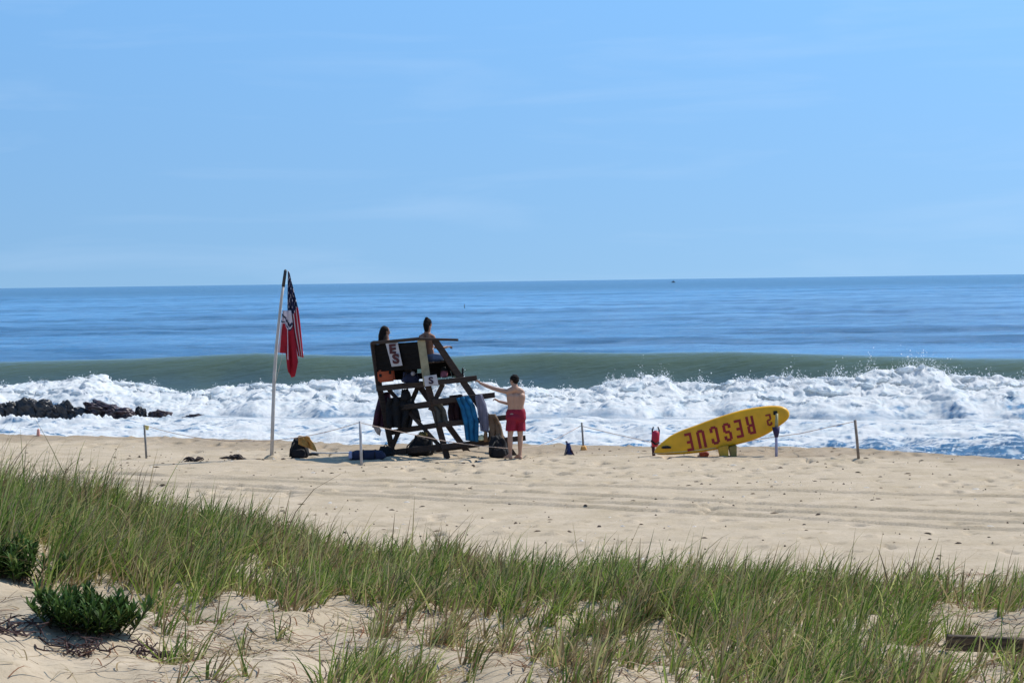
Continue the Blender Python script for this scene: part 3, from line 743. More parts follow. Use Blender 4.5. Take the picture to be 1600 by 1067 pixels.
seated('person', 'bare-shouldered person with tied up hair sitting upright at the near side of the lifeguard chair', (669, 506), (667, 522), (668, 560), FWD * .40 + Vector((0, 0, .03)), FWD * .12 + Vector((0, 0, -.40)), 52.45, (0.55, 0.8, 0.0), SKIN2, HAIR, False,
       (FWD * .08 + Vector((0, 0, -.26)), FWD * .22 + Vector((0, 0, .03))), None, mat('slate_shorts', (0.10, 0.13, 0.20), .8), side=(0.8, -0.6, 0))

def standing_man():
    g = ground(806, 716); Y = g.y
    M_ = lambda px, py, d=0.0: P(px, py, Y + d)
    root = thing('person', 'shirtless young man in red shorts standing on the sand, leaning one arm on the stand', 'person', on_sand(M_(805, 716)))
    bm = bmesh.new()
    face = Vector((-0.75, 0.62, -0.12)); H = M_(803, 594.5, .05)
    bm_head(bm, H, face, (0.05, 0, 1), 1.0)
    N0 = M_(805, 606.5, .02)
    bm_chain(bm, [M_(804, 600, .04), N0], [.060, .070])
    bm_capsule(bm, N0 + Vector((0, 0, .02)), M_(795, 610, .0), .050, .050); bm_capsule(bm, N0 + Vector((0, 0, .02)), M_(815, 611, .03), .050, .050)
    ls, rs = M_(793.5, 612, .0), M_(816, 613.5, .05)
    bm_chain(bm, [ls, N0 - Vector((0, 0, .02)), rs], [.058, .070, .058])
    # trunk
    ch = [(798, 620), (806, 620), (814.5, 620)]; wa = [(799.5, 634), (806, 634), (812.5, 634)]; hp = [(798, 645), (806, 645), (813.5, 645)]
    for i in range(3):
        bm_chain(bm, [M_(*ch[i], .02), M_(*wa[i], .02), M_(*hp[i], .03)], [.092, .080, .084])
        bm_chain(bm, [M_(*ch[i], .10), M_(*wa[i], .08)], [.085, .078])
    bm_capsule(bm, ls + Vector((.02, .02, -.02)), M_(799, 622, .02), .062, .085); bm_capsule(bm, rs + Vector((-.02, .02, -.02)), M_(813.5, 622, .02), .062, .085)
    # reaching arm
    e, w_, = M_(770, 606.5, .28), M_(750.5, 598.5, .42)
    bm_chain(bm, [ls, M_(783, 610, .10), e, M_(762, 603.5, .34), w_], [.056, .050, .041, .040, .028])
    bm_hand(bm, w_, M_(743, 592, .5) - w_, (-0.25, 0.3, -1), (0.2, -0.9, 0.4), .75)
    # the other arm, reaching from behind the body to the lower rail
    e2, w2 = M_(799, 632, .34), M_(779.5, 627, .46)
    bm_chain(bm, [rs + Vector((0, .05, 0)), M_(812, 623, .22), e2, w2], [.054, .048, .039, .027])
    bm_hand(bm, w2, M_(770, 621.5, .5) - w2, (-0.25, 0.3, -1), (0.2, -0.9, 0.4), .75)
    # legs
    for (hx, kx, ax, d) in ((799.5, 797, 797.5, -.03), (812.5, 813, 812.5, .05)):
        gnd = on_sand(M_(ax, 715.5, d)); A = Vector((gnd.x, gnd.y, gnd.z + .085)); K = M_(kx, 681, d); 
        bm_chain(bm, [M_(hx, 650, d), M_(hx - .5, 664, d), K, K.lerp(A, .32) - Vector((0, .015, 0)), K.lerp(A, .75), A], [.086, .078, .056, .057, .041, .036])
        toe = A + Vector((-.09, .13, -.055)); heel = A + Vector((.02, -.045, -.05))
        bm_chain(bm, [A, toe], [.042, .030]); bm_capsule(bm, heel, toe, .032, .028)
        fd = Vector((-.55, .82, 0)).normalized(); sd_ = Vector((.82, .55, 0))
        for k in range(5): bm_capsule(bm, toe + sd_ * (k - 2) * .017, toe + sd_ * (k - 2) * .019 + fd * (.045 - .005 * k), .012, .010, 8)
    body = flesh(bm, 'body', SKIN, root, .008)
    eyes(H, face, (0, 0, 1), body, EYEM)
    bm = bmesh.new(); f = face.normalized(); M = Matrix((f.cross(Vector((0, 0, 1))).normalized(), f, Vector((0, 0, 1)))).transposed()
    bm_ell(bm, H + Vector((0, 0, .030)) - f * .018, (.087, .099, .094), M)
    bm_capsule(bm, H - f * .055 + Vector((0, 0, .0)), H - f * .045 - Vector((0, 0, .045)), .070, .050)
    for k in range(40):
        a = rng.uniform(0, 2 * PI); e_ = rng.uniform(.1, 1.4)
        d = Vector((math.cos(a) * math.cos(e_), math.sin(a) * math.cos(e_), math.sin(e_)))
        bm_ell(bm, H + Vector((0, 0, .030)) - f * .02 + d * .088, (.018, .018, .018), None, 8)
    flesh(bm, 'hair', HAIR, root, .008, 2)
    bm = bmesh.new()
    RS = mat('red_shorts', (0.25, 0.006, 0.026), .8, var=.15, scale=8, bump=.3)
    for i in range(3): bm_chain(bm, [M_(*[(799, 643.5), (806, 643.5), (813.5, 643.5)][i], .03), M_(*[(798, 653), (806, 653), (814, 653)][i], .03)], [.106, .112])
    bm_capsule(bm, M_(798, 646, .02), M_(814, 646, .04), .108, .108); bm_capsule(bm, M_(799.5, 653, -.03), M_(812.5, 653, .03), .112, .112)
    for (hx, kx, d) in ((799.5, 797.5, -.03), (812.5, 813.8, .05)):
        a0, a1 = M_(hx, 655, d), M_(kx, 673.5, d)
        n_ = 20; bmv = []
        for i in range(6):
            c = a0.lerp(a1, i / 5); r_ = .104 + .008 * (i / 5)
            bmv.append([bm.verts.new(c + Vector((math.cos(2 * PI * k / n_) * r_ * (1 + .05 * math.sin(5 * k + i)), math.sin(2 * PI * k / n_) * r_, .01 * math.sin(k * 1.7) * (i == 5)))) for k in range(n_)])
        for i in range(5):
            for k in range(n_): bm.faces.new((bmv[i][k], bmv[i][(k + 1) % n_], bmv[i + 1][(k + 1) % n_], bmv[i + 1][k]))
        bm.faces.new(bmv[0]); bm.faces.new(bmv[-1][::-1])
    flesh(bm, 'shorts', RS, root, .010, 3)
standing_man()

# ================================================================== CLOTHS AND GEAR ON THE STAND
def solo(o, label, cat, group=None): return tag(o, label, cat, group)
solo(cloth('towel', [(714, 622), (721, 640), (726, 662), (729, 688)], [(731, 618), (741, 634), (747, 660), (746, 690)], 51.95, mat('blue_towel', (0.010, 0.125, 0.27), .9, var=.35, scale=6, bump=.4, transl=.12), folds=2.5, amp=.05, seed=3, thick=.02),
     'bright blue towel draped over the side rail of the stand', 'towel')
solo(cloth('towel', [(742, 618), (746, 640), (749, 660), (751, 673)], [(753, 616), (760, 632), (763, 655), (764, 676)], 52.0, mat('grey_towel', (0.19, 0.19, 0.26), .9, var=.15, scale=6, transl=.15), folds=1.5, amp=.03, seed=5, thick=.02),
     'smooth grey towel hanging beside the blue towel', 'towel')
solo(cloth('towel', [(764, 647), (765, 665), (762, 690)], [(774, 647), (783, 664), (789, 690)], 52.0, mat('tan_towel', (0.20, 0.13, 0.08), .9, var=.5, scale=4, transl=.15), folds=2, amp=.04, seed=8, thick=.02),
     'tan and brown towel hanging just above the black backpack', 'towel')
solo(cloth('towel', [(672, 631), (676, 645), (681, 667)], [(688, 628), (695, 640), (700, 662)], 52.0, mat('olive_towel', (0.075, 0.070, 0.058), .9, var=.5, scale=4, transl=.1), folds=2, amp=.05, seed=12, thick=.02),
     'dull grey olive towel hanging from the middle rail at the rear corner', 'towel')
solo(cloth('jacket', [(703, 618), (700, 640), (703, 664)], [(721, 616), (727, 636), (727, 664)], 52.35, mat('wine_cloth', (0.03, 0.010, 0.014), .85, var=.9, scale=3, bump=.4), folds=3, amp=.05, seed=14, thick=.03),
     'dark wine red jacket bundled on the rail left of the blue towel', 'jacket')
def hanging_jacket(label, m, L_, R_, Y, sleeve, hood=None, seed=1):
    root = thing('jacket', label, 'jacket', P(*L_[0], Y))
    o = cloth('torso', L_, R_, Y, m, root, folds=3, amp=.06, thick=.05, seed=seed)
    for (a, b_, c) in sleeve: tube('sleeve', [P(*a, Y - .05), P(*b_, Y - .07), P(*c, Y - .06)], [.075, .07, .05], m, root, 12)
    if hood:
        o = blob('hood', P(hood[0], hood[1] + 7, Y), (.24, .2, .24), m, root, .7, .2, seed)
    return root
hanging_jacket('big black jacket slung over the middle rear rail with its hood up', NYL, [(606, 622), (603, 642), (606, 668)], [(640, 620), (648, 636), (642, 668)], 52.7, [((640, 624), (650, 645), (655, 660))], (634, 619), 4)
hanging_jacket('dark maroon jacket hanging off the far left corner of the stand', mat('maroon_cloth', (0.045, 0.012, 0.028), .85, var=.4, scale=5, bump=.5), [(595, 615), (590, 645), (584, 665)], [(608, 612), (612, 640), (611, 672)], 53.25, [((597, 620), (590, 645), (585, 668))], None, 9)
solo(cloth('towel', [(583, 664), (586, 672), (590, 678)], [(592, 667), (596, 672), (594, 681)], 53.1, mat('cream_towel', (0.62, 0.50, 0.42), .9, var=.3, scale=5, transl=.3), folds=1, amp=.02, seed=2, nu=10, nv=10),
     'scrap of cream towel poking out below the maroon jacket', 'towel')
# orange case on the shelf
c0 = P(603.5, 596.5, 53.0)
cs = thing('case', 'orange hard case standing on the shelf under the backrest', 'case', c0)
OR = mat('orange_plastic', (0.42, 0.075, 0.02), .5, var=.15)
bm = bmesh.new(); bmesh.ops.create_cube(bm, size=1, matrix=Matrix.Translation(c0 + Vector((0, 0, .135))) @ Matrix.Rotation(R(-5), 4, 'Y') @ Matrix.Diagonal((.37, .18, .27, 1))); shell = finish(bm, 'shell', OR, cs, bevel=.035)
tube('handle', [c0 + Vector((-.07, -.03, .27)), c0 + Vector((-.05, -.03, .31)), c0 + Vector((.05, -.03, .31)), c0 + Vector((.07, -.03, .27))], .012, NYL, cs, 8)
for dx in (-.12, .09):
    bm = bmesh.new(); bmesh.ops.create_cube(bm, size=1, matrix=Matrix.Translation(c0 + Vector((dx, -.10, .18 + dx * .3))) @ Matrix.Diagonal((.055, .03, .07, 1))); finish(bm, 'latch', NYL, shell, bevel=.006)
bp = P(641, 598, 52.6)
b0 = thing('bag', 'slumped navy bag on the shelf beside the orange case', 'bag', bp)
blob('shell', bp, (.40, .22, .22), NAVY, b0, .75, .25, 6); tube('strap', [bp + Vector((-.15, -.08, .1)), bp + Vector((-.05, -.1, .27)), bp + Vector((.1, -.09, .2))], .012, NYL, b0, 8)
o = blob('ball', P(645.5, 587, 52.42), (.10, .10, .10), mat('cap_grey', (.35, .36, .42), .7), None, 1, .02, 1, boxy=1.0); solo(o, 'small pale grey ball resting on the navy bag', 'ball')
bp = P(694, 590, 52.35)
o = thing('bag', 'small pink and red bag under the seat next to the small sign', 'bag', bp)
blob('shell', bp, (.17, .15, .17), mat('pink_bag', (.30, .10, .14), .7, var=.7, scale=9), o, .8, .2, 3); blob('flap', bp + Vector((0, -.01, .14)), (.16, .14, .09), NYL, o, .6, .2, 4)
solo(cloth('towel', [(701, 568), (703, 580), (706, 590)], [(704, 568), (711, 582), (717, 590)], 52.3, mat('mint_towel', (.36, .44, .36), .9, transl=.3), folds=1, amp=.02, nu=10, nv=12, seed=5), 'pale green towel tucked behind the front leg below the seat', 'towel')
tube_o = tube('bottle', [P(723, 588, 52.1), P(723, 577, 52.1), P(723, 574.5, 52.1)], [.022, .022, .012], NYL); solo(tube_o, 'slim dark bottle standing on the top side rail by the front leg', 'bottle')

def backpack(label, px, base, w_, h, Y=None, m=NYL, top=.65, lean=0, dy=0.0, name='backpack', seed=3):
    p = ground(px, base) if Y is None else P(px, base, Y); p = on_sand(p) if Y is None else p
    p = p + Vector((0, dy, -.02)); k = FPX / p.y; W_, H_ = w_ / k, h / k
    root = thing(name, label, 'backpack' if name == 'backpack' else 'bag', p)
    blob('shell', p, (W_, W_ * .6, H_), m, root, top, .16, seed, lean=lean)
    blob('front_pocket', p + Vector((lean * W_ * .2, -W_ * .27, H_ * .06)), (W_ * .62, W_ * .22, H_ * .42), m, root, .9, .1, seed + 1)
    tube('strap', [p + Vector((W_ * -.2, -W_ * .25, H_ * .8)), p + Vector((W_ * -.38, -W_ * .38, H_ * .5)), p + Vector((W_ * -.42, -W_ * .3, H_ * .12))], .016, m, root, 8)
    tube('handle', [p + Vector((lean * W_ - .05, -.02, H_ * .95)), p + Vector((lean * W_, -.02, H_ + .05)), p + Vector((lean * W_ + .05, -.02, H_ * .95))], .012, m, root, 8)
    return root
backpack('plump black backpack leaning at the feet of the man in red shorts', 781, 715, 36, 34, seed=5, top=.6, lean=-.12)
backpack('black bag with a tall peak slumped under the stand', 657, 710, 52, 32, Y=53.0, seed=7, top=.45, lean=.08, name='bag')
backpack('small black bag by the rear leg of the stand', 603, 711, 34, 15, Y=52.6, seed=8, top=.5, name='bag')
bk = backpack('black backpack under an ochre cloth, alone on the sand near the flag pole', 468, 715, 34, 32, seed=2, top=.55)
yb = bk.location.y
solo(cloth('cloth', [(467, 681), (467, 688), (467, 694)], [(483, 682), (489, 692), (495, 705)], yb - .22, mat('ochre_cloth', (.56, .29, .075), .85, var=.3, scale=7, bump=.4, transl=.2), folds=1.5, amp=.04, nu=16, nv=14, thick=.02, seed=2), 'ochre yellow cloth thrown over the lone black backpack', 'cloth')
g0 = ground(487, 711.5); g1 = ground(553, 712)
pl = thing('paddle', 'pale paddle lying flat on the sand between backpack and navy bag', 'paddle', on_sand(g0))
tube('shaft', [on_sand(g0, .06), on_sand(g0.lerp(g1, .5), .06), on_sand(g1, .07)], .018, mat('pale_shaft', (.6, .58, .55), .6), pl, 8)
blob('blade', on_sand(g0, .0), (.32, .16, .06), NYL, pl, .9, .05, 1)
# long navy duffel
g = on_sand(ground(576, 718)); k = FPX / g.y
df = thing('duffel_bag', 'long low navy duffel bag lying on the sand left of the stand', 'bag', g)
blob('shell', g + Vector((-.02, .1, -.01)), (.78, .30, .20), NAVY, df, .85, .12, 4, boxy=.45)
blob('end_cap', g + Vector((-.39, .08, .01)), (.09, .26, .17), mat('lilac_cloth', (.42, .38, .52), .8), df, .9, .05, 2)
for dx in (-.12, .14): tube('strap', [g + Vector((dx, -.07, .02)), g + Vector((dx, -.08, .13)), g + Vector((dx, .05, .21))], .012, NYL, df, 8)
# white bundle and pale bag in front of the steps
bp = P(752, 688, 51.98)
o = blob('cap', bp, (.16, .14, .11), mat('lemon_cap', (.58, .57, .36), .8, var=.4, scale=14), None, .8, .2, 2); solo(o, 'crumpled pale yellow cap resting on the lowest step rail', 'cap')
o = blob('shoe', P(759, 690, 51.97), (.10, .16, .22), mat('brown_leather', (.22, .11, .045), .7, var=.5, scale=8), None, .7, .2, 5); solo(o, 'brown sandy shoe wedged between the yellow cap and the backpack', 'shoe')
o = blob('pouch', P(661, 682, 52.3), (.20, .12, .10), mat('olive_gold', (.16, .12, .03), .7, var=.9, scale=10), None, .8, .25, 5); solo(o, 'small olive and gold pouch on top of the peaked black bag', 'pouch')

# ================================================================== FLAG POLE AND FLAGS
g = on_sand(ground(424, 716)); FY = g.y
fp = thing('flag_pole', 'leaning pale flag pole with a dark top, planted in the sand', 'flag pole', g)
PALE = mat('pale_pole', (.50, .47, .44), .6, var=.15, scale=5)
tube('pole', [g - Vector((0, 0, .1)), P(426.5, 650, FY), P(428.5, 590, FY), P(432, 540, FY), P(440, 465, FY), P(443, 445, FY)], [.040, .040, .038, .034, .030, .030], PALE, fp, 12)
tube('pole_tip', [P(442.5, 448, FY), P(446, 423, FY), P(446.3, 421, FY)], [.036, .034, .015], mat('dark_metal', (.03, .03, .04), .5), fp, 12)
tube('halyard', [P(446.5, 423, FY - .03), P(450.5, 424, FY - .05), P(449.5, 484, FY - .05), P(440, 560, FY - .05), P(430, 600, FY - .04)], .006, PALE, fp, 6)
blob('sand_mound', on_sand(g) - Vector((.02, 0, .03)), (.34, .3, .10), SAND, fp, .4, .1, 2)
RED = mat('flag_red', (.42, .012, .03), .8, var=.12, scale=6, transl=.3); WHT = mat('flag_white', (.74, .68, .74), .8, var=.08, transl=.3); BLU = mat('flag_navy', (.012, .016, .06), .8, transl=.2)
def usf(u, v):
    if v < .47:
        return 1 if (int(v * 46) % 3 == 0 and int(u * 25 + (int(v * 46) // 3 % 2) * 2) % 4 == 1) else 2
    return 0 if (u * 5.5) % 1 < .60 else 1
fl = cloth('us_flag', [(450.5, 424), (449.5, 484), (456, 530), (464, 556)], [(451.5, 424), (458.5, 450), (466, 484), (470, 520), (474, 559)], FY - .05, RED, None, folds=2.5, amp=.05, thick=.004, nu=28, nv=48, seed=2, mats=[WHT, BLU], facefn=usf)
solo(fl, 'limp American flag with stars and stripes at the top of the leaning pole', 'flag')
def rwf(u, v):
    if v < .30:
        return 2 if abs((v - .10) - u * .14) < .028 or abs((v - .25) - u * .04) < .014 else 1
    if u < .12: return 1
    if .46 < u < .53: return 1 if v < .8 else 0
    return 0
fl = cloth('warning_flag', [(441, 485), (433, 551)], [(454, 485), (464, 568)], FY - .12, RED, None, folds=2, amp=.04, thick=.004, nu=26, nv=40, seed=6, mats=[WHT, BLU], facefn=rwf,
           bottom=[(0, 433, 551), (.36, 447, 552), (.46, 449, 580), (.7, 456, 590), (.85, 461, 588), (1, 465, 565)])
solo(fl, 'red and white beach warning flag hanging below the American flag', 'flag')

# ================================================================== ROPED POSTS
def rope_post(px, base, tx, ty, label, m, r_=.024, extra=None):
    g = on_sand(ground(px, base)); top = P(tx, ty, g.y)
    root = thing('rope_post', label, 'post', g, 'thin posts carrying the rope')
    tube('stake', [g - Vector((0, 0, .1)), g.lerp(top, .5), top], [r_, r_, r_ * .95], m, root, 10)
    return root, top
GW = mat('grey_stake', (.22, .21, .20), .7, var=.25, scale=8); PW = mat('pale_stake', (.42, .41, .42), .6, var=.2, scale=8); BW = mat('brown_stake', (.24, .19, .15), .8, var=.3, scale=8)
p1, t1 = rope_post(229, 716, 225.5, 664, 'leaning rope post with a yellow ribbon at its top, far left of the flag pole', GW)
YB = mat('yellow_ribbon', (.75, .62, .22), .7)
child(cloth('ribbon', [(226, 664), (227, 671)], [(232, 665), (231, 672)], p1.location.y - .03, YB, None, folds=1, amp=.01, nu=8, nv=8), p1)
p2, t2 = rope_post(565, 727, 562.5, 658, 'pale upright rope post nearest the camera, left of the lifeguard stand', PW, .028)
p3, t3 = rope_post(912, 703, 909, 660, 'dark rope post with an orange base standing at the water edge', GW, .022)
o = blob('base', on_sand(p3.location) + Vector((0, 0, -.02)), (.16, .16, .12), mat('orange_base', (.72, .36, .10), .7), p3, .6, .05, 1)
p5, t5 = rope_post(1342, 717, 1336, 656, 'brown leaning rope post at the right end of the rope', BW, .030)
g = on_sand(ground(1213, 713)); BYp = g.y
p4 = thing('rope_post', 'bluish post with a dark strap holding up the nose of the rescue board', 'post', g, 'thin posts carrying the rope')
tube('stake', [g - Vector((0, 0, .1)), P(1213, 690, BYp), P(1213, 671, BYp)], .030, mat('lilac_stake', (.30, .31, .46), .6), p4, 10)
tube('strap', [P(1213, 683, BYp), P(1213, 676, BYp), P(1212.5, 667, BYp)], [.036, .065, .085], mat('purple_strap', (.03, .02, .07), .7), p4, 12)
tube('upper_stake', [P(1213, 670, BYp), P(1214, 646, BYp)], [.038, .026], mat('drab_stake', (.34, .32, .18), .6), p4, 10)
def rope(name, pts, label, r_=.007):
    """hangs through the given survey points"""
    bm = bmesh.new(); bm_tube(bm, pts, r_, 6); o = finish(bm, name, ROPE, None, smooth=True); solo(o, label, 'rope'); return o
def sag(a, b_, low, n=24):
    """a rope from a to b whose lowest dip is at height low below the chord"""
    return [a.lerp(b_, i / n) - Vector((0, 0, low * 4 * (i / n) * (1 - i / n))) for i in range(n + 1)]
rope('rope', sag(t1, t2 + Vector((0, 0, -.02)), .38), 'sagging rope running past the flag pole to the pale post beside the stand')
pa = P(583, 667, 52.0); pb = P(735, 695, 51.0)
rope('rope', [t2 + Vector((0, 0, -.03)), P(583, 665, t2.y + .1), P(610, 671, t2.y + .2), P(640, 677.5, t2.y + .3), P(700, 690, t2.y + .5), P(745, 696, t2.y + .7), P(800, 701, t2.y + 1.0), P(840, 697, t2.y + 2.2), P(875, 683, t2.y + 3.2), t3 + Vector((0, 0, -.06))], 'slack rope drooping in front of the stand and past the legs of the man')
rope('rope', [t3 + Vector((0, 0, -.08)), P(960, 678, t3.y - .6), P(1015, 690, t3.y - 1), P(1090, 696, 52.6), P(1154, 692, 52.5), P(1200, 684, 52.4), P(1251, 677, 52.2), P(1300, 666, t5.y + .2), t5 + Vector((0, 0, -.03))], 'thin rope passing behind the rescue board to the brown post')
g = on_sand(ground(60, 681)); o = blob('sand_toy', g - Vector((0, 0, .02)), (.10, .10, .20), mat('salmon_plastic', (.70, .33, .25), .6, var=.3), None, .6, .1, 3); solo(o, 'tiny salmon pink beach toy by the water at the far left', 'toy')

# ================================================================== RESCUE BOARD
BYY = on_sand(ground(1135, 713)).y + .12
OUT = [(1019.5, 707), (1024, 700), (1032.5, 692.5), (1047.5, 680), (1066, 671.5), (1085, 665), (1104, 657.5), (1124, 650.7), (1142, 645), (1160, 640), (1175, 637), (1190, 634.7), (1202, 633.6), (1212, 633.5), (1221, 634), (1227.5, 636), (1232, 639), (1234.5, 643.5), (1235, 648.5), (1233.5, 653), (1230.5, 656.5), (1226, 660), (1220, 664), (1209, 672), (1197.5, 679), (1183, 685.5), (1167.5, 690.5), (1149.5, 695), (1130, 700), (1110, 704), (1091, 707.5), (1070, 709.5), (1045, 710.5), (1030, 710.5), (1021, 709.5)]
rb = thing('rescue_board', 'long yellow paddle board with red upside down lettering, propped on edge on the sand', 'rescue board', P(1030, 711, BYY))
YEL = mat('yellow_board', (.74, .37, .006), .38, var=.16, scale=3.5, bump=.08); RDL = mat('board_red', (.27, .010, .010), .5, var=.25, scale=5)
cen = np.array([1128., 673.])
LEAN = 0.10
def bpt(px, py, d):            # board lies in a plane leaning slightly away at the top
    return P(px, py, BYY + d + LEAN * (700 - py) / 72.5)
# resample the outline evenly, smooth
op = np.array(OUT + [OUT[0]]); seg = np.r_[0, np.cumsum(np.hypot(*np.diff(op, axis=0).T))]
ts = np.linspace(0, seg[-1], 121)[:-1]; op2 = np.stack([np.interp(ts, seg, op[:, 0]), np.interp(ts, seg, op[:, 1])], 1)
for _ in range(4): op2 = (np.roll(op2, 1, 0) + 2 * op2 + np.roll(op2, -1, 0)) / 4
nrm = np.roll(op2, 1, 0) - np.roll(op2, -1, 0); nrm = np.stack([nrm[:, 1], -nrm[:, 0]], 1); nrm /= np.linalg.norm(nrm, axis=1)[:, None]
if ((op2 - cen) * nrm).sum(1).mean() > 0: nrm = -nrm
bm = bmesh.new(); loops = []
spine0, spine1 = np.array([1040., 702.]), np.array([1222., 647.])
def toward(pt, f):
    sp = spine1 - spine0; tt = np.clip(((pt - spine0) @ sp) / (sp @ sp), 0.02, .98); c = spine0 + sp * tt; return pt + (c - pt) * f
for (ins, f, d) in ((0, .80, -.022), (0, .45, -.018), (0, .15, -.008), (1.4, 0, 0.0), (.4, 0, .022), (0, 0, .055), (.6, 0, .09), (2.0, 0, .115), (0, .3, .128), (0, .8, .135)):
    loops.append([bm.verts.new(bpt(*toward(op2[i] + nrm[i] * ins, f), d)) for i in range(120)])
for a in range(len(loops) - 1):
    for i in range(120): bm.faces.new((loops[a][i], loops[a][(i + 1) % 120], loops[a + 1][(i + 1) % 120], loops[a + 1][i]))
bm.faces.new(loops[0]); bm.faces.new(loops[-1][::-1])
hull = finish(bm, 'hull', YEL, rb, smooth=True)
ang = R(11)
exv = Vector((-math.cos(ang), 0, -math.sin(ang))); eyv = Vector((math.sin(ang), -LEAN, -math.cos(ang)))
BLOCK = {  # condensed block capitals as bars on a 10 x 24 field: x0, y0, x1, y1
 'E': ((0, 0, 3.6, 24), (3.6, 20.5, 10, 24), (3.6, 10.5, 8.6, 14), (3.6, 0, 10, 3.5)),
 'U': ((0, 2, 3.4, 24), (6.6, 2, 10, 24), (2, 0, 8, 3.6)),
 'C': ((0, 2, 3.4, 22), (2, 20.6, 8, 24), (2, 0, 8, 3.4), (6.6, 16, 10, 22), (6.6, 2, 10, 8)),
 'S': ((0, 12.5, 3.4, 22), (2, 20.6, 8, 24), (2, 10.3, 8, 13.7), (6.6, 2, 10, 11.5), (2, 0, 8, 3.4), (6.6, 17, 10, 22), (0, 2, 3.4, 7)),
 'R': ((0, 0, 3.4, 24), (3.4, 20.6, 8, 24), (6.6, 13, 10, 22), (3.4, 10.6, 8, 14), (6.6, 0, 10, 11.4)),
 '2': ((6.6, 12, 10, 22), (2, 20.6, 8, 24), (2, 10.3, 8, 13.7), (0, 2, 3.4, 11.5), (0, 0, 10, 3.4), (0, 17, 3.4, 22)),
}
def block_letter(ch, c, ex, ey, h, w_, m, parent):
    ex = Vector(ex).normalized(); ez = ex.cross(Vector(ey)).normalized(); ey = ez.cross(ex); bm = bmesh.new()
    for k, (x0, y0, x1, y1) in enumerate(BLOCK[ch]):
        dz = .0035 + .0015 * k
        a = [Vector(c) + ex * ((x / 10 - .5) * w_) + ey * ((y / 24 - .5) * h) for x, y in ((x0, y0), (x1, y0), (x1, y1), (x0, y1))]
        f0 = [bm.verts.new(v + ez * dz) for v in a]; f1 = [bm.verts.new(v - ez * .004) for v in a]
        bm.faces.new(f0); bm.faces.new(f1[::-1])
        for i in range(4): bm.faces.new((f0[i], f1[i], f1[(i + 1) % 4], f0[(i + 1) % 4]))
    return finish(bm, 'lettering', m, parent)
for ch, x, y, w_ in (('R', 1173, 664.2, 12), ('E', 1154.5, 669.6, 11), ('S', 1136.7, 674.9, 12.5), ('C', 1116.7, 680, 12.5), ('U', 1096, 685.6, 12.5), ('E', 1077, 690.3, 10.5)):
    block_letter(ch, bpt(x, y, -.024), exv, eyv, 28 / 72.5, w_ / 72.5, RDL, hull)
block_letter('2', bpt(1201.5, 656, -.022), exv, eyv, 18 / 72.5, 8 / 72.5, RDL, hull)
bm = bmesh.new(); bmesh.ops.create_cube(bm, size=1, matrix=Matrix.Translation(bpt(1211.5, 645, -.03)) @ Matrix.Diagonal((.085, .03, .085, 1))); finish(bm, 'grip', NYL, rb, bevel=.008)
blob('fin', bpt(1041, 698.5, -.05) - Vector((0, 0, .03)), (.26, .05, .06), NYL, rb, .5, .1, 3, boxy=.8)
tube('deck_edge', [bpt(1020.5, 708.5, -.005), bpt(1045, 707, -.012), bpt(1070, 705.3, -.012), bpt(1091, 703.2, -.012), bpt(1119, 699.5, -.012)], .008, mat('rail_line', (.62, .52, .30), .5), rb, 6)
# yellow rest under the board
g = on_sand(ground(1136, 713)); rs = thing('board_rest', 'stubby yellow trestle box carrying the middle of the rescue board', 'board rest', g)
YO = mat('yellow_box', (.50, .30, .03), .6, var=.2); YG = mat('olive_box', (.22, .17, .05), .7, var=.2)
for (x0, x1, mm, nm_) in ((1124, 1138, YO, 'front_panel'), (1139, 1151, YG, 'side_panel')):
    a0, a1 = P(x0 - (2 if x0 < 1130 else 0), 699, g.y), P(x1, 699, g.y); zb = float(terrain(g.x, g.y)) - .03
    bm = bmesh.new(); vs = []
    for (q, z) in ((a0, a0.z), (a1, a1.z + .05), (Vector((a1.x, 0, 0)), zb), (Vector((a0.x + .05, 0, 0)), zb)):
        vs.append((q.x, z))
    f0 = [bm.verts.new((x, g.y - .02, z)) for x, z in vs]; f1 = [bm.verts.new((x, g.y + .28, z)) for x, z in vs]
    bm.faces.new(f0); bm.faces.new(f1[::-1])
    for i in range(4): bm.faces.new((f0[i], f1[i], f1[(i + 1) % 4], f0[(i + 1) % 4]))
    finish(bm, nm_, mm, rs, bevel=.008)
g = on_sand(ground(1100, 712)); o = blob('sandbag', g - Vector((0, 0, .02)), (.22, .2, .10), mat('dull_red', (.16, .035, .025), .8, var=.3), None, .9, .1, 4); solo(o, 'small dull red sandbag wedged beneath the board', 'sandbag')
# rescue can on its stake
g = on_sand(ground(1022, 712)); rc = thing('rescue_buoy', 'red torpedo rescue buoy with dark handles upright at the tail of the board', 'rescue buoy', g)
yy = g.y - .04
tube('stake', [g - Vector((0, 0, .08)), P(1020, 690, yy + .03)], .035, mat('maroon_stake', (.06, .02, .03), .8), rc, 10)
tube('float', [P(1023, 698, yy), P(1023.3, 694, yy), P(1024, 688, yy), P(1024.5, 678, yy), P(1024.6, 674.5, yy), P(1024.6, 672.5, yy)], [.05, .078, .088, .086, .075, .035], mat('buoy_red', (.40, .012, .045), .45), rc, 16)
for dx in (-1, 1): tube('handle', [P(1024.6 + dx * 5, 680, yy), P(1024.6 + dx * 5.4, 672, yy), P(1024.6 + dx * 3.4, 666.5, yy)], [.018, .018, .014], mat('handle_dark', (.04, .035, .04), .5), rc, 8)
tube('strap', [P(1017.5, 688, yy - .05), P(1024, 694, yy - .09), P(1030, 691, yy - .05)], .022, NYL, rc, 8)
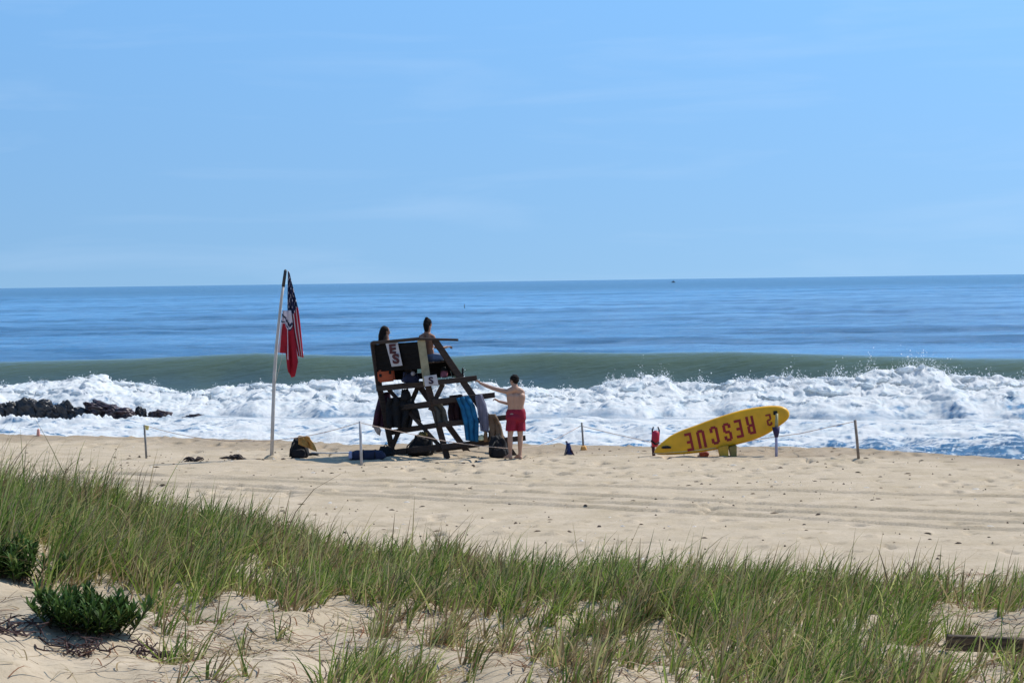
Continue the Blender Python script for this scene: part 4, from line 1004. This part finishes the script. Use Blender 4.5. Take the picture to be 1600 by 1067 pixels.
# blue pack by the water
g = on_sand(ground(888, 711)); k = FPX / g.y
bb = thing('folding_chair', 'small dark blue folded beach chair standing near the orange based post', 'chair', g)
BL = mat('blue_canvas', (.012, .03, .12), .8, var=.3)
cloth('seat_cloth', [(885.5, 692), (884, 700), (881, 710)], [(890, 692), (893, 700), (895.5, 710)], g.y, BL, bb, folds=1.5, amp=.03, nu=14, nv=14, thick=.03)
tube('frame', [P(884, 689, g.y + .05), P(887, 699, g.y), P(882, 711, g.y - .05)], .012, GW, bb, 8); tube('frame', [P(885, 689, g.y + .05), P(891, 700, g.y), P(898, 713, g.y - .1)], .014, mat('maroon_stake', (0, 0, 0)), bb, 8)

# ================================================================== ROCKS IN THE SURF
RK = mat('wet_rock', (.014, .012, .014), .45, var=.75, scale=3.0, bump=1.0, spec=.6); RK2 = mat('reddish_rock', (.036, .017, .020), .45, var=.7, scale=3.5, bump=1.0, spec=.6)
def rock(px0, px1, ty, by_, label, m=RK, seed=0, Y=96.5, tilt=0.0, group='black rocks standing in the surf'):
    cx = (px0 + px1) / 2; ty = ty + (by_ - ty) * .16; p = P(cx, by_ + 1, Y); k = FPX / Y; W_, H_ = (px1 - px0) / k, (by_ + 3 - ty) / k
    bm = bmesh.new(); bmesh.ops.create_icosphere(bm, subdivisions=5, radius=1)
    for v in bm.verts:
        c = v.co.copy(); n_ = 1 + .38 * float(noise(c.x * 1.5 + seed * 3, c.y * 1.5 + c.z * 1.7, seed)) + .22 * float(noise(c.x * 3.5 + c.z * 3, c.y * 3.5 + c.z, seed + 5)) + .09 * float(noise(c.x * 9 + c.z * 7, c.y * 9 - c.z * 4, seed + 7))
        c = Vector([math.copysign(abs(q) ** .8, q) for q in c]) * n_
        v.co = Vector((c.x * W_ / 2 * 1.05, c.y * max(W_, H_) * .42, c.z * H_ * .62 + c.x * tilt * H_ * .5))
    o = finish(bm, 'rock', m, None, smooth=True); o.location = (p.x, p.y, p.z + H_ * .38)
    tag(o, label, 'rock', group); return o
for a in ((-14, 12, 629, 651, 'dark rock cut by the left edge of the view', RK, 1), (8, 32, 627, 652, 'peaked black rock, first from the left edge', RK, 2), (28, 59, 619, 652, 'tallest black rock in the surf at the far left', RK, 3),
          (52, 80, 624, 650, 'rough greyish black rock right of the tallest rock', RK, 4), (62, 94, 633, 654, 'low wide black rock in front of the greyish one', RK, 5),
          (88, 114, 626, 654, 'rounded dark rock in the middle of the rock line', RK, 6), (104, 142, 636, 654, 'low black ridge of rock joining the middle rocks', RK, 7),
          (136, 190, 629, 647, 'long reddish rock sloping down to the right', RK2, 8, 96.5, -.55), (166, 212, 638, 652, 'flat foam streaked rock at the foot of the long rock', RK2, 9, 96.0, -.3),
          (212, 227, 636, 651, 'small round dark rock at the end of the long rock', RK, 10), (234, 266, 641, 654, 'separate reddish boulder alone in the foam', RK2, 11),
          (291, 321, 648, 657, 'lowest rock, barely out of the foam, farthest right', RK2, 12, 95)): rock(*a)

# ================================================================== OUT AT SEA
def at_sea(px, py):
    d = ray(px, py); return Vector((0, 0, CAMZ)) + d * ((SEA - CAMZ) / d.z)
p = at_sea(1052, 441.6); bt = thing('boat', 'tiny dark boat almost on the horizon', 'boat', p)
HB = mat('dark_hull', (.03, .035, .05), .5)
bm = bmesh.new(); bm_beam(bm, p + Vector((-2.6, 0, .5)), p + Vector((2.6, 0, .6)), 1.3, 1.8, (0, 1, 0), .3); finish(bm, 'hull', HB, bt)
bm = bmesh.new(); bm_beam(bm, p + Vector((-.9, 0, 1.7)), p + Vector((.7, 0, 1.7)), 1.3, 1.3, (0, 1, 0), .15); finish(bm, 'cabin', HB, bt)
p = at_sea(726, 491) + Vector((0, 0, .35)); by2 = thing('marker_buoy', 'thin dark marker buoy floating beyond the wave above the stand', 'buoy', p)
tube('mast', [p, p + Vector((0, 0, 1.3))], .05, HB, by2, 8); blob('float', p - Vector((0, 0, .2)), (.6, .6, .5), HB, by2, .5, .02, 1)

# ================================================================== WRACK ON THE SAND
KP = mat('dry_kelp', (.045, .030, .024), .8, var=.5, scale=14)
def kelp(px0, px1, py, n_, label, seed):
    r_ = random.Random(seed); bm = bmesh.new()
    bm_tube(bm, [on_sand(ground(px0 - 2 + (px1 - px0 + 4) * k / 6, py + .6 * math.sin(k * 2.1)), .02) for k in range(7)], [.008, .025, .03, .03, .03, .022, .006], 5)
    for i in range(n_):
        px = r_.uniform(px0, px1); a = on_sand(ground(px, py + r_.uniform(-1.3, 1.3) + (px - px0) * .02)); ang = r_.uniform(-.5, .5) + (PI if r_.random() < .5 else 0)
        pts = []; 
        for k in range(6):
            t_ = k / 5; q = a + Vector((math.cos(ang) * t_ * .22, math.sin(ang) * t_ * .3 + .05 * math.sin(t_ * 7 + i), 0)); pts.append(on_sand(q, .015 + .07 * math.sin(PI * t_) * r_.random()))
        bm_tube(bm, pts, [.012, .02, .025, .025, .018, .006], 5)
    o = finish(bm, 'seaweed', KP, None, smooth=True); return solo(o, label, 'seaweed', None)
kelp(345, 372, 716.5, 11, 'strand of dry black seaweed on the sand left of the flag pole', 3)
kelp(298, 310, 720.5, 5, 'short scrap of seaweed, the one farther from the flag pole', 4)
# ================================================================== DUNE GRASS
def root_field(n, xr=(-9.0, 9.0), yr=(17.5, 36.5)):
    # uniform in plan over the wedge the dune occupies
    y = np.sqrt(rng.uniform(yr[0] ** 2, yr[1] ** 2, n)); x = y * rng.uniform(-0.29, 0.29, n)
    z = terrain(x, y); px, py = proj(x, y, z)
    return x, y, z, px, py
LOWX = [-400, 0, 100, 200, 350, 450, 600, 700, 850, 950, 1050, 1120, 1180, 1380, 1420, 1450, 1600, 2000]
LOWY = [915, 905, 912, 950, 945, 950, 955, 972, 990, 1002, 1000, 1030, 1110, 1110, 1060, 945, 950, 950]
CLUMPS = [(560, 1062, 34, 1.0), (530, 1085, 25, 1), (640, 1075, 26, .9), (900, 1085, 40, 1.6), (880, 1050, 26, 1.0), (930, 1060, 26, .8), (860, 1010, 24, .5), (280, 1085, 16, 1.2), (735, 1035, 22, .45), (980, 1030, 24, .6), (1050, 1050, 26, .6),
          (1500, 1003, 12, 2.5), (1560, 1030, 14, 1.6), (1530, 1060, 18, .8), (1590, 1060, 26, 1), (1420, 1075, 40, .9), (1470, 1080, 24, .8), (432, 990, 10, 1.0), (240, 985, 12, .9), (350, 955, 12, .6), (590, 985, 20, .8), (620, 960, 34, .7), (690, 1000, 26, .7),
          (1100, 1085, 50, 1.0), (1400, 965, 12, .7), (1385, 1000, 40, .5), (1540, 950, 20, .8), (455, 960, 18, .9), (290, 965, 10, .8), (1455, 1000, 10, .5), (780, 1000, 20, .35), (820, 1085, 22, .6)]
def dens(px, py, x, y):
    e = dune_edge(x) + 0.5 * noise(x / 1.7, x * 0 + 3.3, 5)
    low = np.interp(px, LOWX, LOWY)
    d = sstep(0.4, 1.3, e - y) * (1 - 0.93 * sstep(-18, 26, py - low + 22 * noise(x / 0.5, y / 1.2, 151)))
    d = d * (0.25 + 0.95 * sstep(-0.45, 0.3, noise(x / 0.55, y / 0.9, 152)))
    d = d * (0.35 + 0.65 * sstep(1.0, 3.0, e - y + 1.6 * noise(x / 0.6, y / 2, 153)))
    below = sstep(-10, 20, py - low)
    d = d * (1 - .62 * below)
    d = d * (1 - .62 * sstep(945, 985, py) * sstep(-.25, .25, noise(x / .7, y / 1.0, 154)))
    for cx, cy, r_, a in CLUMPS:
        d = np.maximum(d, a * np.exp(-(((px - cx) / r_) ** 2 + ((py - cy) / (r_ * .55 + 6)) ** 2) * 1.2))
    # keep plants off the sand hollow at the lower left
    d = d * (1 - sstep(905, 930, py) * (1 - sstep(205, 225, px)) * .97)
    return d
def blades(px, py, x, y, z, nb, hmul, dead, spread, seed, wid=0.0078, segs=5):
    r_ = np.random.default_rng(seed)
    n = len(x) * nb
    rep = lambda a: np.repeat(a, nb)
    X0 = rep(x); Y0 = rep(y); PXr = rep(px); PYr = rep(py)
    az = r_.uniform(0, 2 * PI, n); rr = np.abs(r_.normal(0, spread, n))
    bx = X0 + np.cos(az) * rr; by = Y0 + np.sin(az) * rr
    bz = terrain(bx, by) - 0.02
    H = r_.gamma(9, 1 / 9., n) * hmul * (1 + .30 * (1 - sstep(100, 420, PXr))) * rep(r_.uniform(.72, 1.15, len(x)))
    # wind leans everything a little to the right
    lean = np.abs(r_.normal(0.34, 0.32, n)); la = np.where(r_.random(n) < .62, r_.normal(0.1, .8, n), az)
    lx = np.cos(la) * lean + 0.07; ly = np.sin(la) * lean * .8
    curl = r_.uniform(0.0, 1.0, n) ** 2 * 1.1 * (0.55 + lean)
    t = np.linspace(0, 1, segs + 1)[None, :]
    cx = bx[:, None] + H[:, None] * (lx[:, None] * t + curl[:, None] * np.sign(lx)[:, None] * t ** 3 * .55)
    cy = by[:, None] + H[:, None] * (ly[:, None] * t)
    cz = bz[:, None] + H[:, None] * (t * np.sqrt(np.maximum(1 - (lean[:, None] * .8) ** 2, .2)) - curl[:, None] * t ** 3 * .45)
    wv = (r_.uniform(.6, 1.35, n) * wid)[:, None] * np.clip(1.15 - t ** 1.7 * 1.05, 0.06, 1)
    fa = r_.uniform(-1.1, 1.1, n)
    dx = np.cos(fa)[:, None] * wv; dy = np.sin(fa)[:, None] * wv
    V = np.stack([np.stack([cx - dx, cy - dy, cz], -1), np.stack([cx + dx, cy + dy, cz], -1)], 2)  # n, s+1, 2, 3
    base = (np.arange(n) * (segs + 1) * 2)[:, None]
    k = np.arange(segs)[None, :] * 2
    F = np.stack([base + k, base + k + 1, base + k + 3, base + k + 2], -1).reshape(-1, 4)
    # colour of each blade: fresh, olive or straw; straw sheath at the foot, drying tips
    g1 = np.array([.195, .265, .048]); g2 = np.array([.075, .125, .028]); g3 = np.array([.44, .44, .15]); s1 = np.array([.44, .34, .17]); s2 = np.array([.22, .15, .08])
    m = r_.random(n)[:, None]; c = np.where(m < .45, g1, np.where(m < .75, g2, g3)) * r_.uniform(.75, 1.35, (n, 1))
    pd = dead * (1 + 1.1 * noise(X0 / .9, Y0 / 1.3, 171)) + .15 * sstep(.1, .5, noise(X0 / .35, Y0 / .5, 172))
    dd = (r_.random(n) < pd)[:, None]; c = np.where(dd, np.where(r_.random((n, 1)) < .6, s1, s2) * r_.uniform(.7, 1.2, (n, 1)), c)
    tt = t[..., None]
    straw = s1 * .8
    foot = np.clip(1 - tt / .22, 0, 1) * r_.uniform(.2, .9, (n, 1, 1)); tip = np.clip((tt - .80) / .2, 0, 1) * (r_.random((n, 1, 1)) < .5) * .8
    cc = c[:, None, :] * (1 - foot) + straw * foot; cc = cc * (1 - tip) + straw * tip
    cc = np.repeat(cc[:, :, None, :], 2, 2)
    return V.reshape(-1, 3), F, cc.reshape(-1, 3)
def grass_mat(name, tr=.35):
    m, n, b = newmat(name)
    a = n.nodes.new('ShaderNodeAttribute'); a.attribute_name = 'tone'
    z = n.nodes.new('ShaderNodeTexNoise'); z.inputs['Scale'].default_value = 30
    t = n.nodes.new('ShaderNodeTexCoord'); n.links.new(t.outputs['Object'], z.inputs['Vector'])
    h = n.nodes.new('ShaderNodeHueSaturation'); mr = n.nodes.new('ShaderNodeMapRange'); mr.inputs['To Min'].default_value = .75; mr.inputs['To Max'].default_value = 1.3
    n.links.new(z.outputs['Fac'], mr.inputs['Value']); n.links.new(mr.outputs[0], h.inputs['Value']); n.links.new(a.outputs['Color'], h.inputs['Color'])
    n.links.new(h.outputs[0], b.inputs['Base Color']); b.inputs['Roughness'].default_value = .65; b.inputs['Specular IOR Level'].default_value = .12
    tb = n.nodes.new('ShaderNodeBsdfTranslucent'); n.links.new(h.outputs[0], tb.inputs['Color'])
    ms = n.nodes.new('ShaderNodeMixShader'); ms.inputs[0].default_value = tr; o = n.nodes['Material Output']
    n.links.new(b.outputs[0], ms.inputs[1]); n.links.new(tb.outputs[0], ms.inputs[2]); n.links.new(ms.outputs[0], o.inputs['Surface'])
    return m
GRASS = grass_mat('beach_grass')
x, y, z, px, py = root_field(26000)
d = dens(px, py, x, y); keep = rng.random(len(x)) < d * 0.42
x, y, z, px, py = x[keep], y[keep], z[keep], px[keep], py[keep]
low = np.interp(px, LOWX, LOWY)
sp = (py > low)
Vs = []; Fs = []; Cs = []; off = 0
for sel, nb, hm, dead, sprd, sd in ((~sp, 15, .355, .34, .060, 21), (sp, 11, .33, .42, .050, 22)):
    v, f, c = blades(px[sel], py[sel], x[sel], y[sel], z[sel], nb, hm, dead, sprd, sd)
    Vs.append(v); Fs.append(f + off); Cs.append(c); off += len(v)
# seed stalks rising above the rest along the far edge
e = dune_edge(x)
sel = (rng.random(len(x)) < .10 + .25 * (px < 260)) & (e - y < 6)
v, f, c = blades(px[sel], py[sel], x[sel], y[sel], z[sel], 1, .62, .75, .05, 23, wid=.0065); Vs.append(v); Fs.append(f + off); Cs.append(c); off += len(v)
me = bpy.data.meshes.new('beach_grass'); fast_mesh(me, np.concatenate(Vs), np.concatenate(Fs)); cattr(me, 'tone', np.concatenate(Cs))
tag(link('beach_grass', me, GRASS), kind='stuff')
print('GRASS blades', off // 12)
# fallen straw and runners lying on the sand
def litter(n, seed):
    r_ = np.random.default_rng(seed)
    x, y, z, px, py = root_field(n * 3, yr=(18, 33)); low = np.interp(px, LOWX, LOWY)
    k = (py > low - 50) & (r_.random(len(x)) < .25 + .75 * sstep(-.2, .4, noise(x / .8, y / 1.0, 161))) & ((px > 215) | (r_.random(len(x)) < .25))
    x, y = x[k][:n], y[k][:n]; n = len(x); segs = 6
    an = r_.normal(0.0, .9, n) + PI * (r_.random(n) < .5); L = r_.uniform(.12, .50, n); t = np.linspace(0, 1, segs + 1)[None]
    bend = r_.normal(0, .35, n)[:, None]
    ax = an[:, None] + bend * (t * 2 - 1) * 1.2
    cx = x[:, None] + np.cumsum(np.cos(ax), 1) * L[:, None] / segs; cy = y[:, None] + np.cumsum(np.sin(ax), 1) * L[:, None] / segs
    cz = terrain(cx, cy) + .008 + np.sin(PI * t) * (r_.random(n) ** 2 * .07)[:, None] + t * (r_.random(n) < .25)[:, None] * .08
    w_ = r_.uniform(.0030, .0065, n)[:, None] * np.ones_like(t)
    nx, ny = -np.sin(ax) * w_, np.cos(ax) * w_
    V = np.stack([np.stack([cx - nx, cy - ny, cz], -1), np.stack([cx + nx, cy + ny, cz + .003], -1)], 2)
    base = (np.arange(n) * (segs + 1) * 2)[:, None]; kk = np.arange(segs)[None] * 2
    F = np.stack([base + kk, base + kk + 1, base + kk + 3, base + kk + 2], -1).reshape(-1, 4)
    cols = np.array([[.30, .22, .12], [.16, .10, .06], [.08, .05, .035], [.40, .33, .20], [.22, .10, .05]])
    c = cols[r_.integers(0, 5, n)] * r_.uniform(.7, 1.2, (n, 1)); c = np.repeat(c, (segs + 1) * 2, 0)
    me = bpy.data.meshes.new('dry_straw'); fast_mesh(me, V.reshape(-1, 3), F); cattr(me, 'tone', c); return me
tag(link('dry_straw', litter(6500, 31), GRASS), kind='stuff')

# leafy dune plants at the left
def leafy(name, label, cpx, cpy, radx, h, nst, seed):
    r_ = np.random.default_rng(seed); c = on_sand(ground(cpx, cpy)); k = FPX / c.y
    root = thing(name, label, 'plant', c); V = []; F = []; C_ = []; o = 0
    bm = bmesh.new()
    for s in range(nst):
        a = r_.uniform(0, 2 * PI); rr = radx * math.sqrt(r_.random()); bx, by = c.x + math.cos(a) * rr, c.y + math.sin(a) * rr * .7
        b_ = Vector((bx, by, float(terrain(bx, by)))); ln = Vector((math.cos(a) * rr * .6 + r_.normal(0, .03), math.sin(a) * rr * .4, h * r_.uniform(.55, 1)))
        bm_tube(bm, [b_, b_ + ln * .5, b_ + ln], [.006, .005, .003], 5)
        nl = 26
        for i in range(nl):
            t = .12 + .88 * i / nl; p = b_ + ln * t; th = i * 2.4 + s; el = .45 + .75 * t + r_.normal(0, .12); L = r_.uniform(.18, .30) * (1 - .25 * t)
            d = Vector((math.cos(th) * math.cos(el), math.sin(th) * math.cos(el), math.sin(el))); sd = Vector((-math.sin(th), math.cos(th), 0)); w_ = .0125
            pr = []
            for (q, ww) in ((0, .25), (.3, 1), (.65, .8), (1, .05)):
                m_ = p + d * L * q - Vector((0, 0, L * .35 * q * q)); pr += [m_ - sd * w_ * ww, m_ + sd * w_ * ww]
            V += [tuple(v) for v in pr]
            for q in range(3): F.append((o + q * 2, o + q * 2 + 1, o + q * 2 + 3, o + q * 2 + 2))
            g_ = np.array([.050, .095, .022]) * r_.uniform(.35, 1.7); 
            if r_.random() < .12: g_ = np.array([.13, .16, .04])
            if t < .22 and r_.random() < .5: g_ = np.array([.10, .05, .03])
            C_ += [g_] * 8; o += 8
    me = bpy.data.meshes.new('leaves'); fast_mesh(me, np.array(V), np.array(F)); cattr(me, 'tone', np.array(C_)); lo = link('leaves', me, GRASSL); child(lo, root)
    finish(bm, 'stems', mat('dark_stem', (.05, .04, .025), .8), root, smooth=True)
    return root
GRASSL = grass_mat('leaf', .22)
leafy('leafy_plant', 'dense dark green leafy plant alone on the bare sand, lower left', 138, 985, .36, .30, 66, 5)
leafy('leafy_plant', 'smaller leafy plant crowding the grass at the left edge', 25, 905, .36, .40, 40, 6)
# dead twigs by the plant
def twigs(label, cpx, cpy, rad, n, seed):
    r_ = random.Random(seed); bm = bmesh.new(); c = ground(cpx, cpy)
    for i in range(n):
        a = r_.uniform(0, 2 * PI); q = Vector((c.x + r_.uniform(-rad, rad) * .4, c.y + r_.uniform(-rad, rad) * .4, 0)); L = r_.uniform(.12, rad)
        pts = [on_sand(q + Vector((math.cos(a + .5 * math.sin(t * 2 + i)) * L * t, math.sin(a) * L * t, 0)), .01 + .09 * math.sin(2.6 * t) * r_.random()) for t in (0, .25, .5, .75, 1)]
        bm_tube(bm, pts, [.009, .008, .007, .005, .002], 5)
        if r_.random() < .7:
            m_ = pts[2]; bm_tube(bm, [m_, m_ + Vector((r_.uniform(-.1, .1), r_.uniform(-.1, .1), .05)), m_ + Vector((r_.uniform(-.18, .18), r_.uniform(-.1, .1), .03))], [.006, .005, .002], 4)
    o = finish(bm, 'dead_twigs', mat('dead_twig', (.060, .032, .030), .85, var=.5, scale=20), None, smooth=True); return solo(o, label, 'twigs')
twigs('heap of dark dead twigs at the far left edge of the sand', 22, 990, .55, 22, 3)
twigs('dark dead roots below the dense leafy plant', 128, 1020, .38, 18, 4)
twigs('reddish brown twigs scattered between the leafy plant and the grass tuft at the bottom', 235, 1022, .45, 16, 8)
# old board sticking out of the dune at the right
g0 = ground(1478, 1018); g1 = ground(1612, 1022)
a, b_ = P(1478, 1003, g0.y), P(1612, 1009, g0.y + .1)
bm = bmesh.new(); bm_beam(bm, a, b_, .155, .05, (0, .97, .25), .008); pk = finish(bm, 'wooden_board', mat('old_board', (.085, .062, .040), .9, var=.75, scale=4, bump=1.0, stretch=(1, 3, 9)), None)
solo(pk, 'old dark wooden board half buried edgewise in the dune sand, lower right', 'board')

# scraps of weed, shell, driftwood on open sand; dark ones added as footprint shade
def scraps(n, seed):
    r_ = np.random.default_rng(seed); y = np.sqrt(r_.uniform(29 ** 2, 58 ** 2, n)); x = y * r_.uniform(-.27, .27, n)
    k = (y < berm_y(x) - .3) & (y > dune_edge(x)) & (r_.random(n) < .2 + .8 * sstep(-.1, .4, noise(x / 3, y / 3, 201)))
    x, y = x[k], y[k]; n = len(x); L = np.minimum(r_.exponential(.026, n), .075) + .010; a = r_.uniform(0, PI, n); w_ = L * r_.uniform(.2, .6, n); h = r_.uniform(.006, .022, n) + L * .12
    ca, sa = np.cos(a), np.sin(a); z = terrain(x, y)
    def pt(u, v, zz): return np.stack([x + ca * u * L - sa * v * w_, y + sa * u * L + ca * v * w_, z + zz], -1)
    V = np.stack([pt(-1, 0, 0.0 * h), pt(0, -1, 0.0 * h), pt(1, .2, 0.0 * h), pt(.1, 1, 0.0 * h), pt(-.2, .1, h), pt(.5, 0, h * .8)], 1)
    fc = np.array([[0, 1, 4], [1, 5, 4], [1, 2, 5], [2, 3, 5], [3, 4, 5], [3, 0, 4]])
    F = fc[None] + (np.arange(n) * 6)[:, None, None]
    cols = np.array([[.05, .035, .028], [.10, .07, .05], [.20, .15, .10], [.06, .045, .03], [.62, .58, .52]]); c = np.repeat(cols[r_.integers(0, 5, n)], 6, 0)
    me = bpy.data.meshes.new('scraps'); fast_mesh(me, V.reshape(-1, 3), F.reshape(-1, 3), False); cattr(me, 'tone', c); return me
tag(link('footprint_scraps', scraps(2600, 77), GRASS), kind='stuff')
